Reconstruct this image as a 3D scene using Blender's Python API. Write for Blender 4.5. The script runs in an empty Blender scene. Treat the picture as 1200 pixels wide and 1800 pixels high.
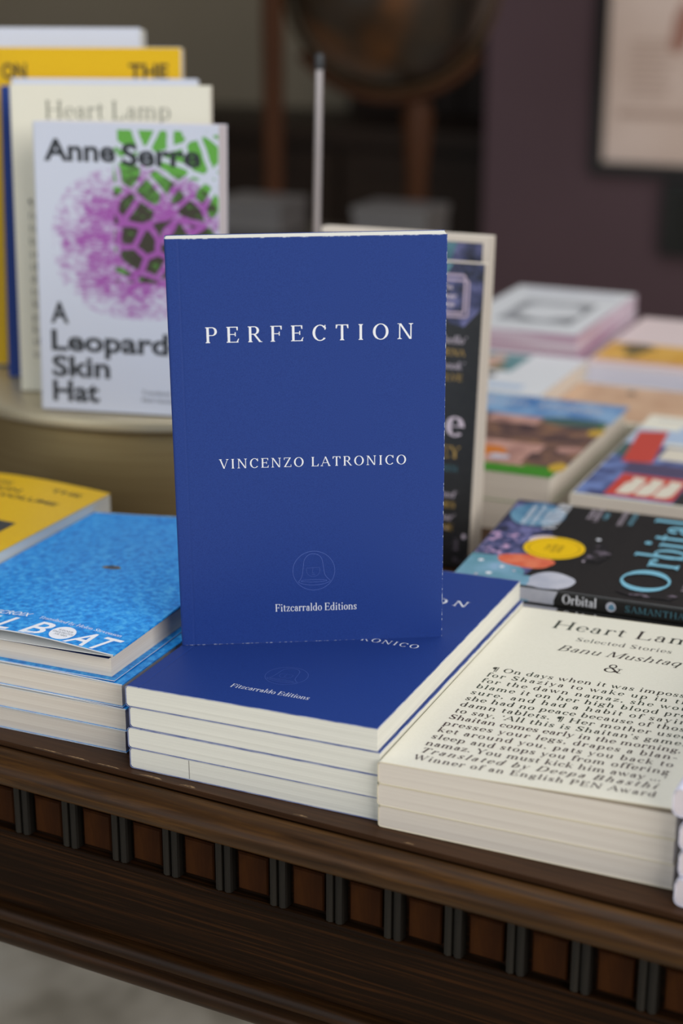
import bpy, math, random
from mathutils import Matrix, Vector
random.seed(7)
S = bpy.context.scene
COL = S.collection
MM = 0.001
PI = math.pi

# ---------------------------------------------------------------- camera, world, lights, exposure
cd = bpy.data.cameras.new('camera')
cam = bpy.data.objects.new('camera', cd); COL.objects.link(cam)
cr = ((0.91500, -0.13012, 0.38189), (0.40344, 0.28623, -0.86909), (0.00377, 0.94929, 0.31439))
cm = Matrix(cr).to_4x4(); cm.translation = Vector((0.3722614, -0.6023875, 0.3580064))
cam.matrix_world = cm
cd.sensor_fit = 'VERTICAL'; cd.sensor_height = 36; cd.lens = 36 * 2944.6 / 1800
cd.clip_start = 0.02; cd.clip_end = 60
cd.dof.use_dof = True; cd.dof.focus_distance = 0.776; cd.dof.aperture_fstop = 5.0
S.camera = cam

def srgb(r, g, b):
    f = lambda c: c / 12.92 if c <= .04045 else ((c + .055) / 1.055) ** 2.4
    return (f(r / 255), f(g / 255), f(b / 255), 1)

w = bpy.data.worlds.new('world'); S.world = w; w.use_nodes = True
bg = w.node_tree.nodes['Background']
bg.inputs[0].default_value = (0.82, 0.90, 1.0, 1); bg.inputs[1].default_value = 0.16

def area(name, loc, target, sx, sy, power, color):
    ld = bpy.data.lights.new(name, 'AREA'); ld.shape = 'RECTANGLE'; ld.size = sx; ld.size_y = sy
    ld.energy = power; ld.color = color
    o = bpy.data.objects.new(name, ld); COL.objects.link(o); o.location = loc
    o.rotation_euler = (Vector(target) - Vector(loc)).to_track_quat('-Z', 'Y').to_euler()
    return o
area('window_daylight', (2.9, -1.5, 1.6), (0, .1, .05), 2.6, 2.0, 97, (1.0, .97, .93))
area('shopfront_daylight', (-1.6, -3.2, 1.1), (0, .1, .05), 2.4, 2.0, 39, (.88, .94, 1.0))
area('ceiling_daylight', (0.1, .5, 2.1), (0, .5, 0), 1.8, 1.4, 24, (.97, .98, 1.0))
S.view_settings.view_transform = 'Standard'; S.view_settings.look = 'None'
S.view_settings.gamma = 1; S.view_settings.use_curve_mapping = False
S.view_settings.exposure = 0.0

# ---------------------------------------------------------------- materials
MATS = {}
def mat(name, col, rough=.5, metal=0, coat=0, bump=None, spec=.5):
    if name in MATS: return MATS[name]
    m = bpy.data.materials.new(name); m.use_nodes = True
    b = m.node_tree.nodes['Principled BSDF']
    b.inputs['Base Color'].default_value = col; b.inputs['Roughness'].default_value = rough
    b.inputs['Metallic'].default_value = metal; b.inputs['Coat Weight'].default_value = coat
    b.inputs['Specular IOR Level'].default_value = spec
    MATS[name] = m
    return m
def noisy(name, stops, scale=(1, 1, 1), nscale=50, detail=3, rough=.5, bump=0, coat=0, spec=.5, metal=0, rough_n=.5, dist=0, coords='Object', bdist=.0003):
    """Principled material whose colour runs through `stops` along a stretched noise."""
    m = mat(name, stops[0][1], rough, metal, coat, spec=spec)
    nt = m.node_tree; n = nt.nodes; l = nt.links; b = n['Principled BSDF']
    tc = n.new('ShaderNodeTexCoord'); mp = n.new('ShaderNodeMapping'); mp.inputs['Scale'].default_value = scale
    no = n.new('ShaderNodeTexNoise'); no.inputs['Scale'].default_value = nscale; no.inputs['Detail'].default_value = detail
    no.inputs['Roughness'].default_value = rough_n; no.inputs['Distortion'].default_value = dist
    cr_ = n.new('ShaderNodeValToRGB')
    e = cr_.color_ramp.elements
    while len(e) < len(stops): e.new(.5)
    for i, (p, c) in enumerate(stops): e[i].position = p; e[i].color = c
    l.new(tc.outputs[coords], mp.inputs[0]); l.new(mp.outputs[0], no.inputs['Vector'])
    l.new(no.outputs['Fac'], cr_.inputs[0]); l.new(cr_.outputs[0], b.inputs['Base Color'])
    if bump:
        bp = n.new('ShaderNodeBump'); bp.inputs['Strength'].default_value = bump; bp.inputs['Distance'].default_value = bdist
        l.new(no.outputs['Fac'], bp.inputs['Height']); l.new(bp.outputs[0], b.inputs['Normal'])
    return m

BLUE = noisy('royal_blue_card', [(.3, srgb(29, 56, 127)), (.7, srgb(37, 66, 141))], nscale=2600, detail=2, rough=.5, bump=.12, spec=.3, bdist=.0001)
WORN = noisy('worn_cut_edge', [(.50, srgb(40, 64, 136)), (.66, srgb(188, 196, 214))], nscale=520, detail=3, rough=.7)
CUT = noisy('blue_white_cut_edge', [(.35, srgb(104, 116, 164)), (.6, srgb(176, 182, 204))], nscale=90, detail=2, rough=.7)
LOGO = mat('pale_blue_line', srgb(84, 108, 186), .35)
WHITE = mat('white_ink', srgb(238, 240, 246), .5)
PAGE = noisy('white_page_edges', [(.3, srgb(222, 220, 209)), (.7, srgb(238, 236, 225))], scale=(6, 6, 2200), nscale=1, detail=3, rough=.8, bump=.25)
PAGE2 = noisy('ivory_page_edges', [(.3, srgb(214, 203, 190)), (.7, srgb(229, 220, 207))], scale=(6, 6, 1900), nscale=1, detail=3, rough=.8, bump=.25)
CREAM = noisy('cream_card', [(.3, srgb(233, 229, 211)), (.7, srgb(238, 234, 217))], nscale=900, rough=.42, spec=.4)
CREAMCUT = mat('tan_cut_edge', srgb(218, 205, 176), .7)
GREENINK = noisy('dark_green_ink', [(.4, srgb(40, 55, 40)), (.6, srgb(52, 42, 38))], nscale=22, detail=1, rough=.45)
BROWNINK = mat('brown_black_ink', srgb(62, 40, 40), .45)
SKYBLUE = noisy('mottled_sky_blue', [(.34, srgb(12, 116, 202)), (.5, srgb(26, 146, 228)), (.66, srgb(74, 178, 242))], nscale=300, detail=4, rough=.42, rough_n=.62, spec=.35)
NAVY = mat('navy_endpaper', srgb(22, 44, 96), .6)
FLAP = mat('white_flap_card', srgb(226, 228, 228), .6)
CUTWHITE = mat('white_cut_edge', srgb(224, 227, 232), .6)
YELLOW = noisy('yellow_card', [(.3, srgb(222, 176, 0)), (.7, srgb(228, 184, 2))], nscale=500, rough=.4)
BLACKINK = mat('black_ink', srgb(24, 26, 28), .45)
CHARCOAL = mat('charcoal_print', srgb(52, 54, 56), .45)
COOLWHITE = mat('cool_white_card', srgb(214, 219, 233), .4)
LAVWHITE = mat('lavender_white_card', srgb(226, 226, 242), .5)
PINKPAGE = noisy('pinkish_page_edges', [(.3, srgb(212, 202, 206)), (.7, srgb(226, 216, 219))], scale=(6, 6, 1900), nscale=1, detail=3, rough=.8)
BLACK = noisy('black_card', [(.3, srgb(24, 24, 24)), (.7, srgb(33, 33, 32))], nscale=300, rough=.38)
GOLD = mat('gold_ink', srgb(190, 155, 82), .45)
PALEBLUE = mat('pale_blue_ink', srgb(128, 192, 214), .42)
TEALINK = mat('teal_ink', srgb(74, 120, 132), .45)
SOFTPINK = mat('soft_pink_ink', srgb(208, 194, 206), .45)

# ---------------------------------------------------------------- mesh collector
class MB:
    def __init__(s): s.v = []; s.f = []; s.m = []; s.mats = []
    def mi(s, m):
        if m not in s.mats: s.mats.append(m)
        return s.mats.index(m)
    def add(s, vs, fs, m):
        o = len(s.v); s.v += [tuple(c * MM for c in v) for v in vs]; k = s.mi(m)
        for f in fs: s.f.append(tuple(o + i for i in f)); s.m.append(k)
    def box(s, x0, y0, z0, x1, y1, z1, m):
        vs = [(x, y, z) for z in (z0, z1) for y in (y0, y1) for x in (x0, x1)]
        s.add(vs, [(0, 2, 3, 1), (4, 5, 7, 6), (0, 1, 5, 4), (2, 6, 7, 3), (0, 4, 6, 2), (1, 3, 7, 5)], m)
    def prism(s, prof, a, b, m, axis='y', smooth=False):
        """closed profile (pairs) swept from a to b along `axis`; profile is (x,z) for y, (y,z) for x."""
        n = len(prof)
        if axis == 'y': vs = [(p[0], t, p[1]) for t in (a, b) for p in prof]
        elif axis == 'x': vs = [(t, p[0], p[1]) for t in (a, b) for p in prof]
        else: vs = [(p[0], p[1], t) for t in (a, b) for p in prof]
        fs = [(i, (i + 1) % n, n + (i + 1) % n, n + i) for i in range(n)] + [tuple(range(n - 1, -1, -1)), tuple(range(n, 2 * n))]
        s.add(vs, fs, m)
    def lathe(s, prof, m, n=64, c=(0, 0), cap=True):
        vs = []
        for r, z in prof:
            for i in range(n): vs.append((c[0] + r * math.cos(2 * PI * i / n), c[1] + r * math.sin(2 * PI * i / n), z))
        fs = []
        for k in range(len(prof) - 1):
            for i in range(n): j = (i + 1) % n; fs.append((k * n + i, k * n + j, (k + 1) * n + j, (k + 1) * n + i))
        if cap: fs += [tuple(range(n - 1, -1, -1)), tuple(range((len(prof) - 1) * n, len(prof) * n))]
        s.add(vs, fs, m)
    def tube(s, path, r, m, n=10):
        vs = []; fs = []
        P = [Vector(p) for p in path]
        for i, p in enumerate(P):
            d = (P[min(i + 1, len(P) - 1)] - P[max(i - 1, 0)]).normalized()
            u = d.orthogonal().normalized() if i == 0 else (u - d * u.dot(d)).normalized()
            q = d.cross(u); rr = r[i] if isinstance(r, (list, tuple)) else r
            for k in range(n):
                a = 2 * PI * k / n; vs.append(tuple(p + (u * math.cos(a) + q * math.sin(a)) * rr))
        for i in range(len(P) - 1):
            for k in range(n): j = (k + 1) % n; fs.append((i * n + k, i * n + j, (i + 1) * n + j, (i + 1) * n + k))
        fs += [tuple(range(n - 1, -1, -1)), tuple(range((len(P) - 1) * n, len(P) * n))]
        s.add(vs, fs, m)
    def build(s, name, parent=None, smooth=False):
        me = bpy.data.meshes.new(name); me.from_pydata(s.v, [], s.f)
        for m in s.mats: me.materials.append(m)
        me.polygons.foreach_set('material_index', s.m)
        if smooth:
            me.polygons.foreach_set('use_smooth', [True] * len(s.f))
            try: me.set_sharp_from_angle(angle=math.radians(40))
            except Exception: pass
        me.update()
        o = bpy.data.objects.new(name, me); COL.objects.link(o)
        if parent: o.parent = parent
        return o

def tag(o, label=None, cat=None, group=None, kind=None):
    for k, v in (('label', label), ('category', cat), ('group', group), ('kind', kind)):
        if v: o[k] = v
    return o
def empty(name, loc=(0, 0, 0), rot=(0, 0, 0)):
    o = bpy.data.objects.new(name, None); COL.objects.link(o)
    o.empty_display_size = .02; o.location = Vector(loc) * MM; o.rotation_euler = rot
    return o
def copy_tree(o, parent=None):
    c = o.copy(); COL.objects.link(c)
    if parent: c.parent = parent
    for ch in list(o.children): copy_tree(ch, c)
    return c

# ---------------------------------------------------------------- serif lettering (units: cap height 700)
TH, TN = 92, 34
def rect(x0, y0, x1, y1): return [(x0, y0), (x1, y0), (x1, y1), (x0, y1)]
def st(x, y0, y1, w=TH): return [rect(x - w / 2, y0, x + w / 2, y1)]
def dg(x0, y0, x1, y1, w): return [[(x0 - w / 2, y0), (x0 + w / 2, y0), (x1 + w / 2, y1), (x1 - w / 2, y1)]]
def bar(x0, x1, y, t=TN): return [rect(x0, y, x1, y + t)]
def sf(x, y, u=1, hw=92, w=TH):
    a = [(x - hw, y), (x + hw, y), (x + hw, y + 24 * u), (x - hw, y + 24 * u)]
    b = [(x - hw * .8, y + 22 * u), (x + hw * .8, y + 22 * u), (x + w / 2, y + 62 * u), (x - w / 2, y + 62 * u)]
    return [a, b] if u > 0 else [a[::-1], b[::-1]]
def ar(cx, cy, rx, ry, a0, a1, tk=TH, tn=TN):
    n = max(3, int(abs(a1 - a0) / 14)); out = []
    pts = []
    for i in range(n + 1):
        a = math.radians(a0 + (a1 - a0) * i / n); c, s_ = math.cos(a), math.sin(a)
        pts.append(((cx + rx * c, cy + ry * s_), (cx + (rx - tk) * c, cy + (ry - tn) * s_)))
    for i in range(n): out.append([pts[i][0], pts[i + 1][0], pts[i + 1][1], pts[i][1]])
    return out
def dot(x, y, r): return [[(x + r * math.cos(k * PI / 6), y + r * math.sin(k * PI / 6)) for k in range(12)]]
sk, sn = 80, 30
GL = {
 'A': (690, dg(70, 0, 335, 700, 38) + dg(610, 0, 345, 700, 96) + bar(170, 480, 230) + sf(75, 0, w=38) + sf(610, 0)),
 'B': (630, st(140, 0, 700) + bar(50, 340, 666) + bar(140, 350, 350) + bar(50, 350, 0) + ar(330, 525, 180, 175, -90, 90) + ar(345, 192, 210, 192, -90, 90)),
 'C': (690, ar(375, 350, 320, 362, 42, 318, 100, 36) + [[(575, 480), (605, 480), (605, 700), (580, 700)]] + ar(375, 350, 320, 362, 34, 46, 60, 90)),
 'D': (740, st(140, 0, 700) + bar(50, 350, 666) + bar(50, 350, 0) + ar(345, 350, 340, 350, -90, 90, 100)),
 'E': (610, st(140, 0, 700) + bar(50, 530, 666) + bar(140, 420, 345) + bar(50, 550, 0) + [[(500, 540), (530, 540), (530, 700), (470, 690)]] + st(420, 275, 450, 28) + [[(530, 0), (575, 170), (545, 170), (470, 20)]]),
 'F': (570, st(140, 0, 700) + bar(50, 520, 666) + bar(140, 420, 335) + sf(140, 0) + [[(495, 530), (525, 530), (525, 700), (465, 690)]] + st(420, 265, 440, 28)),
 'G': (740, ar(375, 350, 320, 362, 45, 330, 100, 36) + [[(575, 500), (605, 500), (605, 700), (580, 700)]] + st(610, 40, 300) + bar(520, 700, 290)),
 'U': (740, st(150, 220, 700) + st(590, 220, 700, 38) + ar(357, 230, 253, 242, 180, 360, 92, 36) + sf(150, 700, -1) + sf(590, 700, -1, w=38)),
 'H': (770, st(150, 0, 700) + st(620, 0, 700) + bar(150, 620, 340) + sf(150, 0) + sf(150, 700, -1) + sf(620, 0) + sf(620, 700, -1)),
 'I': (340, st(170, 0, 700) + sf(170, 0) + sf(170, 700, -1)),
 'K': (700, st(150, 0, 700) + sf(150, 0) + sf(150, 700, -1) + dg(190, 300, 560, 700, 36) + dg(300, 400, 590, 0, 100) + sf(590, 0) + sf(555, 700, -1, w=36)),
 'L': (590, st(150, 0, 700) + sf(150, 700, -1) + bar(60, 540, 0) + [[(520, 0), (565, 190), (537, 190), (450, 25)]]),
 'M': (860, st(120, 0, 700, 40) + st(730, 0, 700) + dg(150, 700, 420, 40, 95) + dg(700, 700, 425, 40, 38) + sf(120, 0, w=38) + sf(730, 0) + bar(40, 180, 676, 24) + bar(690, 820, 676, 24)),
 'N': (760, st(130, 0, 700, 38) + st(620, 0, 700, 38) + dg(150, 700, 595, 0, 100) + sf(130, 0, w=38) + sf(620, 700, -1, w=38) + bar(40, 190, 676, 24)),
 'O': (760, ar(380, 350, 335, 362, 0, 360, 102, 34)),
 'P': (590, st(140, 0, 700) + bar(50, 340, 666) + bar(140, 340, 315) + sf(140, 0) + ar(330, 507, 205, 193, -90, 90)),
 'R': (660, st(140, 0, 700) + bar(50, 330, 666) + bar(140, 340, 335) + sf(140, 0) + ar(325, 517, 195, 183, -90, 90) + dg(330, 345, 570, 0, 98) + bar(520, 650, 0, 26)),
 'S': (540, ar(265, 520, 190, 190, 35, 270, 84, 36) + ar(270, 180, 205, 190, -145, 90, 88, 36) + st(445, 500, 690, 28) + st(80, 15, 210, 28) + dg(360, 210, 170, 480, 90)),
 'T': (650, st(325, 0, 700) + bar(60, 590, 666) + sf(325, 0) + [[(60, 700), (55, 530), (85, 530), (130, 690)]] + [[(590, 700), (520, 690), (565, 530), (595, 530)]]),
 'V': (690, dg(100, 700, 350, 0, 98) + dg(600, 700, 355, 0, 38) + sf(105, 700, -1) + sf(590, 700, -1, w=38)),
 'W': (980, dg(90, 700, 300, 0, 95) + dg(490, 700, 305, 0, 36) + dg(470, 700, 680, 0, 95) + dg(880, 700, 685, 0, 36) + sf(95, 700, -1) + sf(470, 700, -1) + sf(875, 700, -1, w=36)),
 'Y': (660, st(330, 0, 340) + sf(330, 0) + dg(100, 700, 325, 310, 96) + dg(570, 700, 345, 310, 38) + sf(105, 700, -1) + sf(560, 700, -1, w=38)),
 'Z': (610, bar(70, 540, 666) + bar(60, 560, 0) + dg(115, 15, 490, 690, 100) + st(80, 530, 700, 28) + st(548, 0, 180, 28)),
 'a': (450, ar(225, 330, 135, 135, 0, 160, sk, sn) + dot(125, 350, 44) + st(320, 50, 340, sk) + ar(215, 130, 160, 142, 55, 310, 74, sn) + ar(360, 60, 80, 62, 180, 300, sk, sn)),
 'b': (520, st(130, 0, 730, sk) + bar(45, 130, 704, 26) + ar(270, 227, 205, 240, 0, 360, sk, sn)),
 'c': (430, ar(245, 227, 200, 240, 45, 318, sk, sn) + dot(365, 365, 46)),
 'd': (530, st(385, 0, 730, sk) + bar(300, 385, 704, 26) + bar(385, 475, 0, 26) + ar(245, 227, 205, 240, 0, 360, sk, sn)),
 'e': (450, ar(240, 227, 200, 240, 0, 318, sk, sn) + bar(80, 438, 222, 28)),
 'f': (310, st(150, 0, 600, sk) + ar(260, 600, 150, 138, 50, 180, sk, sn) + dot(345, 670, 44) + bar(50, 300, 425) + sf(150, 0, hw=88, w=sk)),
 'g': (480, ar(225, 300, 165, 165, 0, 360, 72, sn) + ar(235, -80, 200, 135, 0, 360, 60, 34) + ar(170, 95, 90, 60, 80, 270, 40, 30) + bar(150, 330, 35, 50) + bar(350, 470, 400, 42)),
 'h': (560, st(130, 0, 730, sk) + bar(45, 130, 704, 26) + ar(275, 290, 185, 175, 0, 150, sk, sn) + st(420, 0, 300, sk) + sf(130, 0, hw=85, w=sk) + sf(420, 0, hw=85, w=sk)),
 'i': (290, st(145, 0, 455, sk) + bar(60, 145, 429, 26) + dot(145, 635, 54) + sf(145, 0, hw=88, w=sk)),
 'k': (520, st(130, 0, 730, sk) + bar(45, 130, 704, 26) + sf(130, 0, hw=85, w=sk) + dg(150, 180, 390, 455, 32) + dg(235, 280, 440, 0, 86) + bar(320, 470, 429, 26) + bar(385, 515, 0, 26)),
 'l': (280, st(140, 0, 730, sk) + bar(55, 140, 704, 26) + sf(140, 0, hw=88, w=sk)),
 'm': (830, st(130, 0, 455, sk) + bar(45, 130, 429, 26) + ar(270, 290, 175, 175, 0, 150, sk, sn) + st(405, 0, 300, sk) + ar(545, 290, 175, 175, 0, 150, sk, sn) + st(680, 0, 300, sk) + sf(130, 0, hw=82, w=sk) + sf(405, 0, hw=82, w=sk) + sf(680, 0, hw=82, w=sk)),
 'n': (560, st(130, 0, 455, sk) + bar(45, 130, 429, 26) + ar(275, 290, 185, 175, 0, 150, sk, sn) + st(420, 0, 300, sk) + sf(130, 0, hw=85, w=sk) + sf(420, 0, hw=85, w=sk)),
 'o': (490, ar(245, 227, 205, 240, 0, 360, sk, sn)),
 'p': (530, st(130, -220, 455, sk) + bar(45, 130, 429, 26) + sf(130, -220, hw=88, w=sk) + ar(275, 227, 205, 240, 0, 360, sk, sn)),
 'q': (530, st(395, -220, 455, sk) + sf(395, -220, hw=88, w=sk) + ar(250, 227, 205, 240, 0, 360, sk, sn)),
 'r': (400, st(130, 0, 455, sk) + bar(45, 130, 429, 26) + ar(275, 310, 170, 155, 60, 165, sk, sn) + dot(345, 395, 48) + sf(130, 0, hw=88, w=sk)),
 's': (390, ar(190, 340, 130, 127, 30, 270, 66, 32) + ar(195, 118, 140, 130, -150, 90, 68, 32) + st(318, 325, 455, 24) + st(66, 10, 140, 24) + dg(265, 135, 120, 325, 66)),
 't': (330, st(150, 80, 580, sk) + bar(45, 295, 425) + ar(220, 90, 110, 102, 180, 310, sk, sn)),
 'u': (550, st(130, 130, 455, sk) + bar(45, 130, 429, 26) + ar(265, 165, 175, 178, 180, 330, sk, sn) + st(405, 0, 455, sk) + bar(320, 405, 429, 26) + bar(405, 490, 0, 26)),
 'v': (480, dg(90, 455, 245, 0, 86) + dg(400, 455, 250, 0, 34) + bar(25, 175, 429, 26) + bar(330, 465, 429, 26)),
 'w': (720, dg(85, 455, 225, 0, 82) + dg(355, 455, 230, 0, 32) + dg(345, 455, 485, 0, 82) + dg(635, 455, 490, 0, 32) + bar(20, 165, 429, 26) + bar(280, 410, 429, 26) + bar(570, 700, 429, 26)),
 'y': (480, dg(90, 455, 245, 0, 86) + dg(400, 455, 190, -180, 34) + dot(150, -180, 46) + bar(25, 175, 429, 26) + bar(330, 465, 429, 26)),
 'z': (430, bar(55, 385, 421) + bar(50, 390, 0) + dg(95, 15, 340, 440, 84) + st(65, 330, 455, 24) + st(378, 0, 120, 24)),
 '&': (760, ar(285, 185, 225, 197, 60, 345, 80, 34) + ar(300, 540, 150, 165, 0, 360, 62, 32) + dg(255, 440, 610, 0, 92) + ar(400, 260, 220, 250, -70, 25, 40, 32) + bar(500, 690, 350, 28) + bar(560, 700, 0, 26)),
 '\u00b6': (520, ar(240, 500, 200, 200, 90, 270, 190, 190) + [rect(235, 305, 310, 700)] + st(290, -120, 700, 46) + st(420, -120, 700, 46) + bar(235, 450, 666)),
 '.': (220, dot(110, 50, 56)), ',': (220, dot(110, 50, 56) + [[(150, 60), (165, 30), (90, -130), (75, -120)]]),
 '\u2019': (200, dot(100, 640, 52) + [[(138, 650), (152, 620), (80, 480), (66, 490)]]),
 '\u2018': (200, dot(100, 540, 52) + [[(62, 540), (48, 560), (120, 700), (134, 690)]]),
 '-': (330, bar(50, 280, 200, 48)), ' ': (240, []),
}

class Cover:
    """a sheet with local height z(x,y) that takes lettering and flat prints; everything ends in one mesh."""
    def __init__(s, mb, zf): s.mb = mb; s.zf = zf; s.k = 0
    def put(s, polys, m, rot=None):
        s.k += 1
        for i, p in enumerate(polys):
            dz = .045 + .012 * s.k + (i % 9) * .0012
            s.mb.add([(x, y, s.zf(x, y) + dz) for x, y in p], [tuple(range(len(p)))], m)
    def text(s, t, x, y, cap, m, width=None, align='l', shear=0, ls=0, rot=0, xs=1, bold=0):
        k = cap / 700
        adv = [GL[c][0] * k * xs + ls for c in t]
        tot = sum(adv) - ls
        if width and width < tot * .99:
            xs *= width / tot * 1.0; adv = [GL[c][0] * k * xs + ls for c in t]; tot = sum(adv) - ls
        if width and len(t) > 1:
            e = (width - tot) / (len(t) - 1); adv = [a + e for a in adv]; tot = width
        x0 = {'l': 0, 'c': -tot / 2, 'r': -tot}[align]
        c, sn_ = math.cos(rot), math.sin(rot); out = []
        for ch, a in zip(t, adv):
            for p in GL[ch][1]:
                q = []
                cx = sum(u for u, v in p) / len(p)
                for u, v in p:
                    uu = u + (bold * (1 if u > cx else -1) if bold else 0)
                    X = x0 + uu * k * xs + shear * v * k; Y = v * k
                    q.append((x + c * X - sn_ * Y, y + sn_ * X + c * Y))
                out.append(q)
            x0 += a
        s.put(out, m)
    def sans(s, t, x, y, cap, m, width=None, align='l', shear=0, bold=0, rot=0, ls=1):
        cu = bpy.data.curves.new('lettering', 'FONT'); cu.body = t; cu.size = 1; cu.offset = bold; cu.space_character = ls
        cu.resolution_u = 3
        o = bpy.data.objects.new('lettering', cu); COL.objects.link(o)
        dg_ = bpy.context.evaluated_depsgraph_get(); dg_.update()
        me = o.evaluated_get(dg_).to_mesh()
        vs = [(v.co.x, v.co.y) for v in me.vertices]; fs = [tuple(p.vertices) for p in me.polygons]
        o.evaluated_get(dg_).to_mesh_clear()
        bpy.data.objects.remove(o); bpy.data.curves.remove(cu)
        if not vs: return
        k = cap / .70
        xs = [v[0] for v in vs]; x_0, x_1 = min(xs), max(xs)
        kx = width / (x_1 - x_0) if width else k
        off = {'l': 0, 'c': -.5, 'r': -1}[align] * (x_1 - x_0) * kx
        c, sn_ = math.cos(rot), math.sin(rot); s.k += 1; V = []
        for u, v in vs:
            X = (u - x_0) * kx + off + shear * v * k; Y = v * k
            xx, yy = x + c * X - sn_ * Y, y + sn_ * X + c * Y
            V.append((xx, yy, s.zf(xx, yy) + .045 + .012 * s.k))
        s.mb.add(V, fs, m)
    def rect(s, m, x0, y0, x1, y1, n=6, skew=0):
        ps = []
        for i in range(n):
            for j in range(n):
                a0, a1 = x0 + (x1 - x0) * i / n, x0 + (x1 - x0) * (i + 1) / n
                b0, b1 = y0 + (y1 - y0) * j / n, y0 + (y1 - y0) * (j + 1) / n
                ps.append([(a0, b0), (a1, b0), (a1, b1), (a0, b1)])
        s.k += 1
        for p in ps: s.mb.add([(x, y, s.zf(x, y) + .045 + .012 * s.k) for x, y in p], [(0, 1, 2, 3)], m)
    def poly(s, m, pts): s.put([pts], m)
    def blob(s, m, cx, cy, rx, ry, wob=0, seed=0, rot=0, n=40):
        r = random.Random(seed); ph = [r.uniform(0, 6.28) for _ in range(4)]
        pts = []
        for i in range(n):
            a = 2 * PI * i / n; f = 1 + wob * (math.sin(2 * a + ph[0]) * .4 + math.sin(3 * a + ph[1]) * .35 + math.sin(5 * a + ph[2]) * .25)
            X, Y = rx * f * math.cos(a), ry * f * math.sin(a)
            pts.append((cx + X * math.cos(rot) - Y * math.sin(rot), cy + X * math.sin(rot) + Y * math.cos(rot)))
        s.k += 1
        z = lambda x, y: s.zf(x, y) + .045 + .012 * s.k
        rings = [[(cx + (x - cx) * t, cy + (y - cy) * t) for x, y in pts] for t in (.33, .66, 1)]
        V = [(cx, cy, z(cx, cy))] + [(x, y, z(x, y)) for rg in rings for x, y in rg]
        F = [(0, 1 + i, 1 + (i + 1) % n) for i in range(n)]
        for q in range(2):
            for i in range(n): j = (i + 1) % n; F.append((1 + q * n + i, 1 + (q + 1) * n + i, 1 + (q + 1) * n + j, 1 + q * n + j))
        s.mb.add(V, F, m)
    def line(s, m, pts, wd):
        ps = []
        for (x0, y0), (x1, y1) in zip(pts, pts[1:]):
            d = math.hypot(x1 - x0, y1 - y0) or 1; nx, ny = -(y1 - y0) / d * wd / 2, (x1 - x0) / d * wd / 2
            ps.append([(x0 - nx, y0 - ny), (x1 - nx, y1 - ny), (x1 + nx, y1 + ny), (x0 + nx, y0 + ny)])
        s.put(ps, m)

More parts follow.
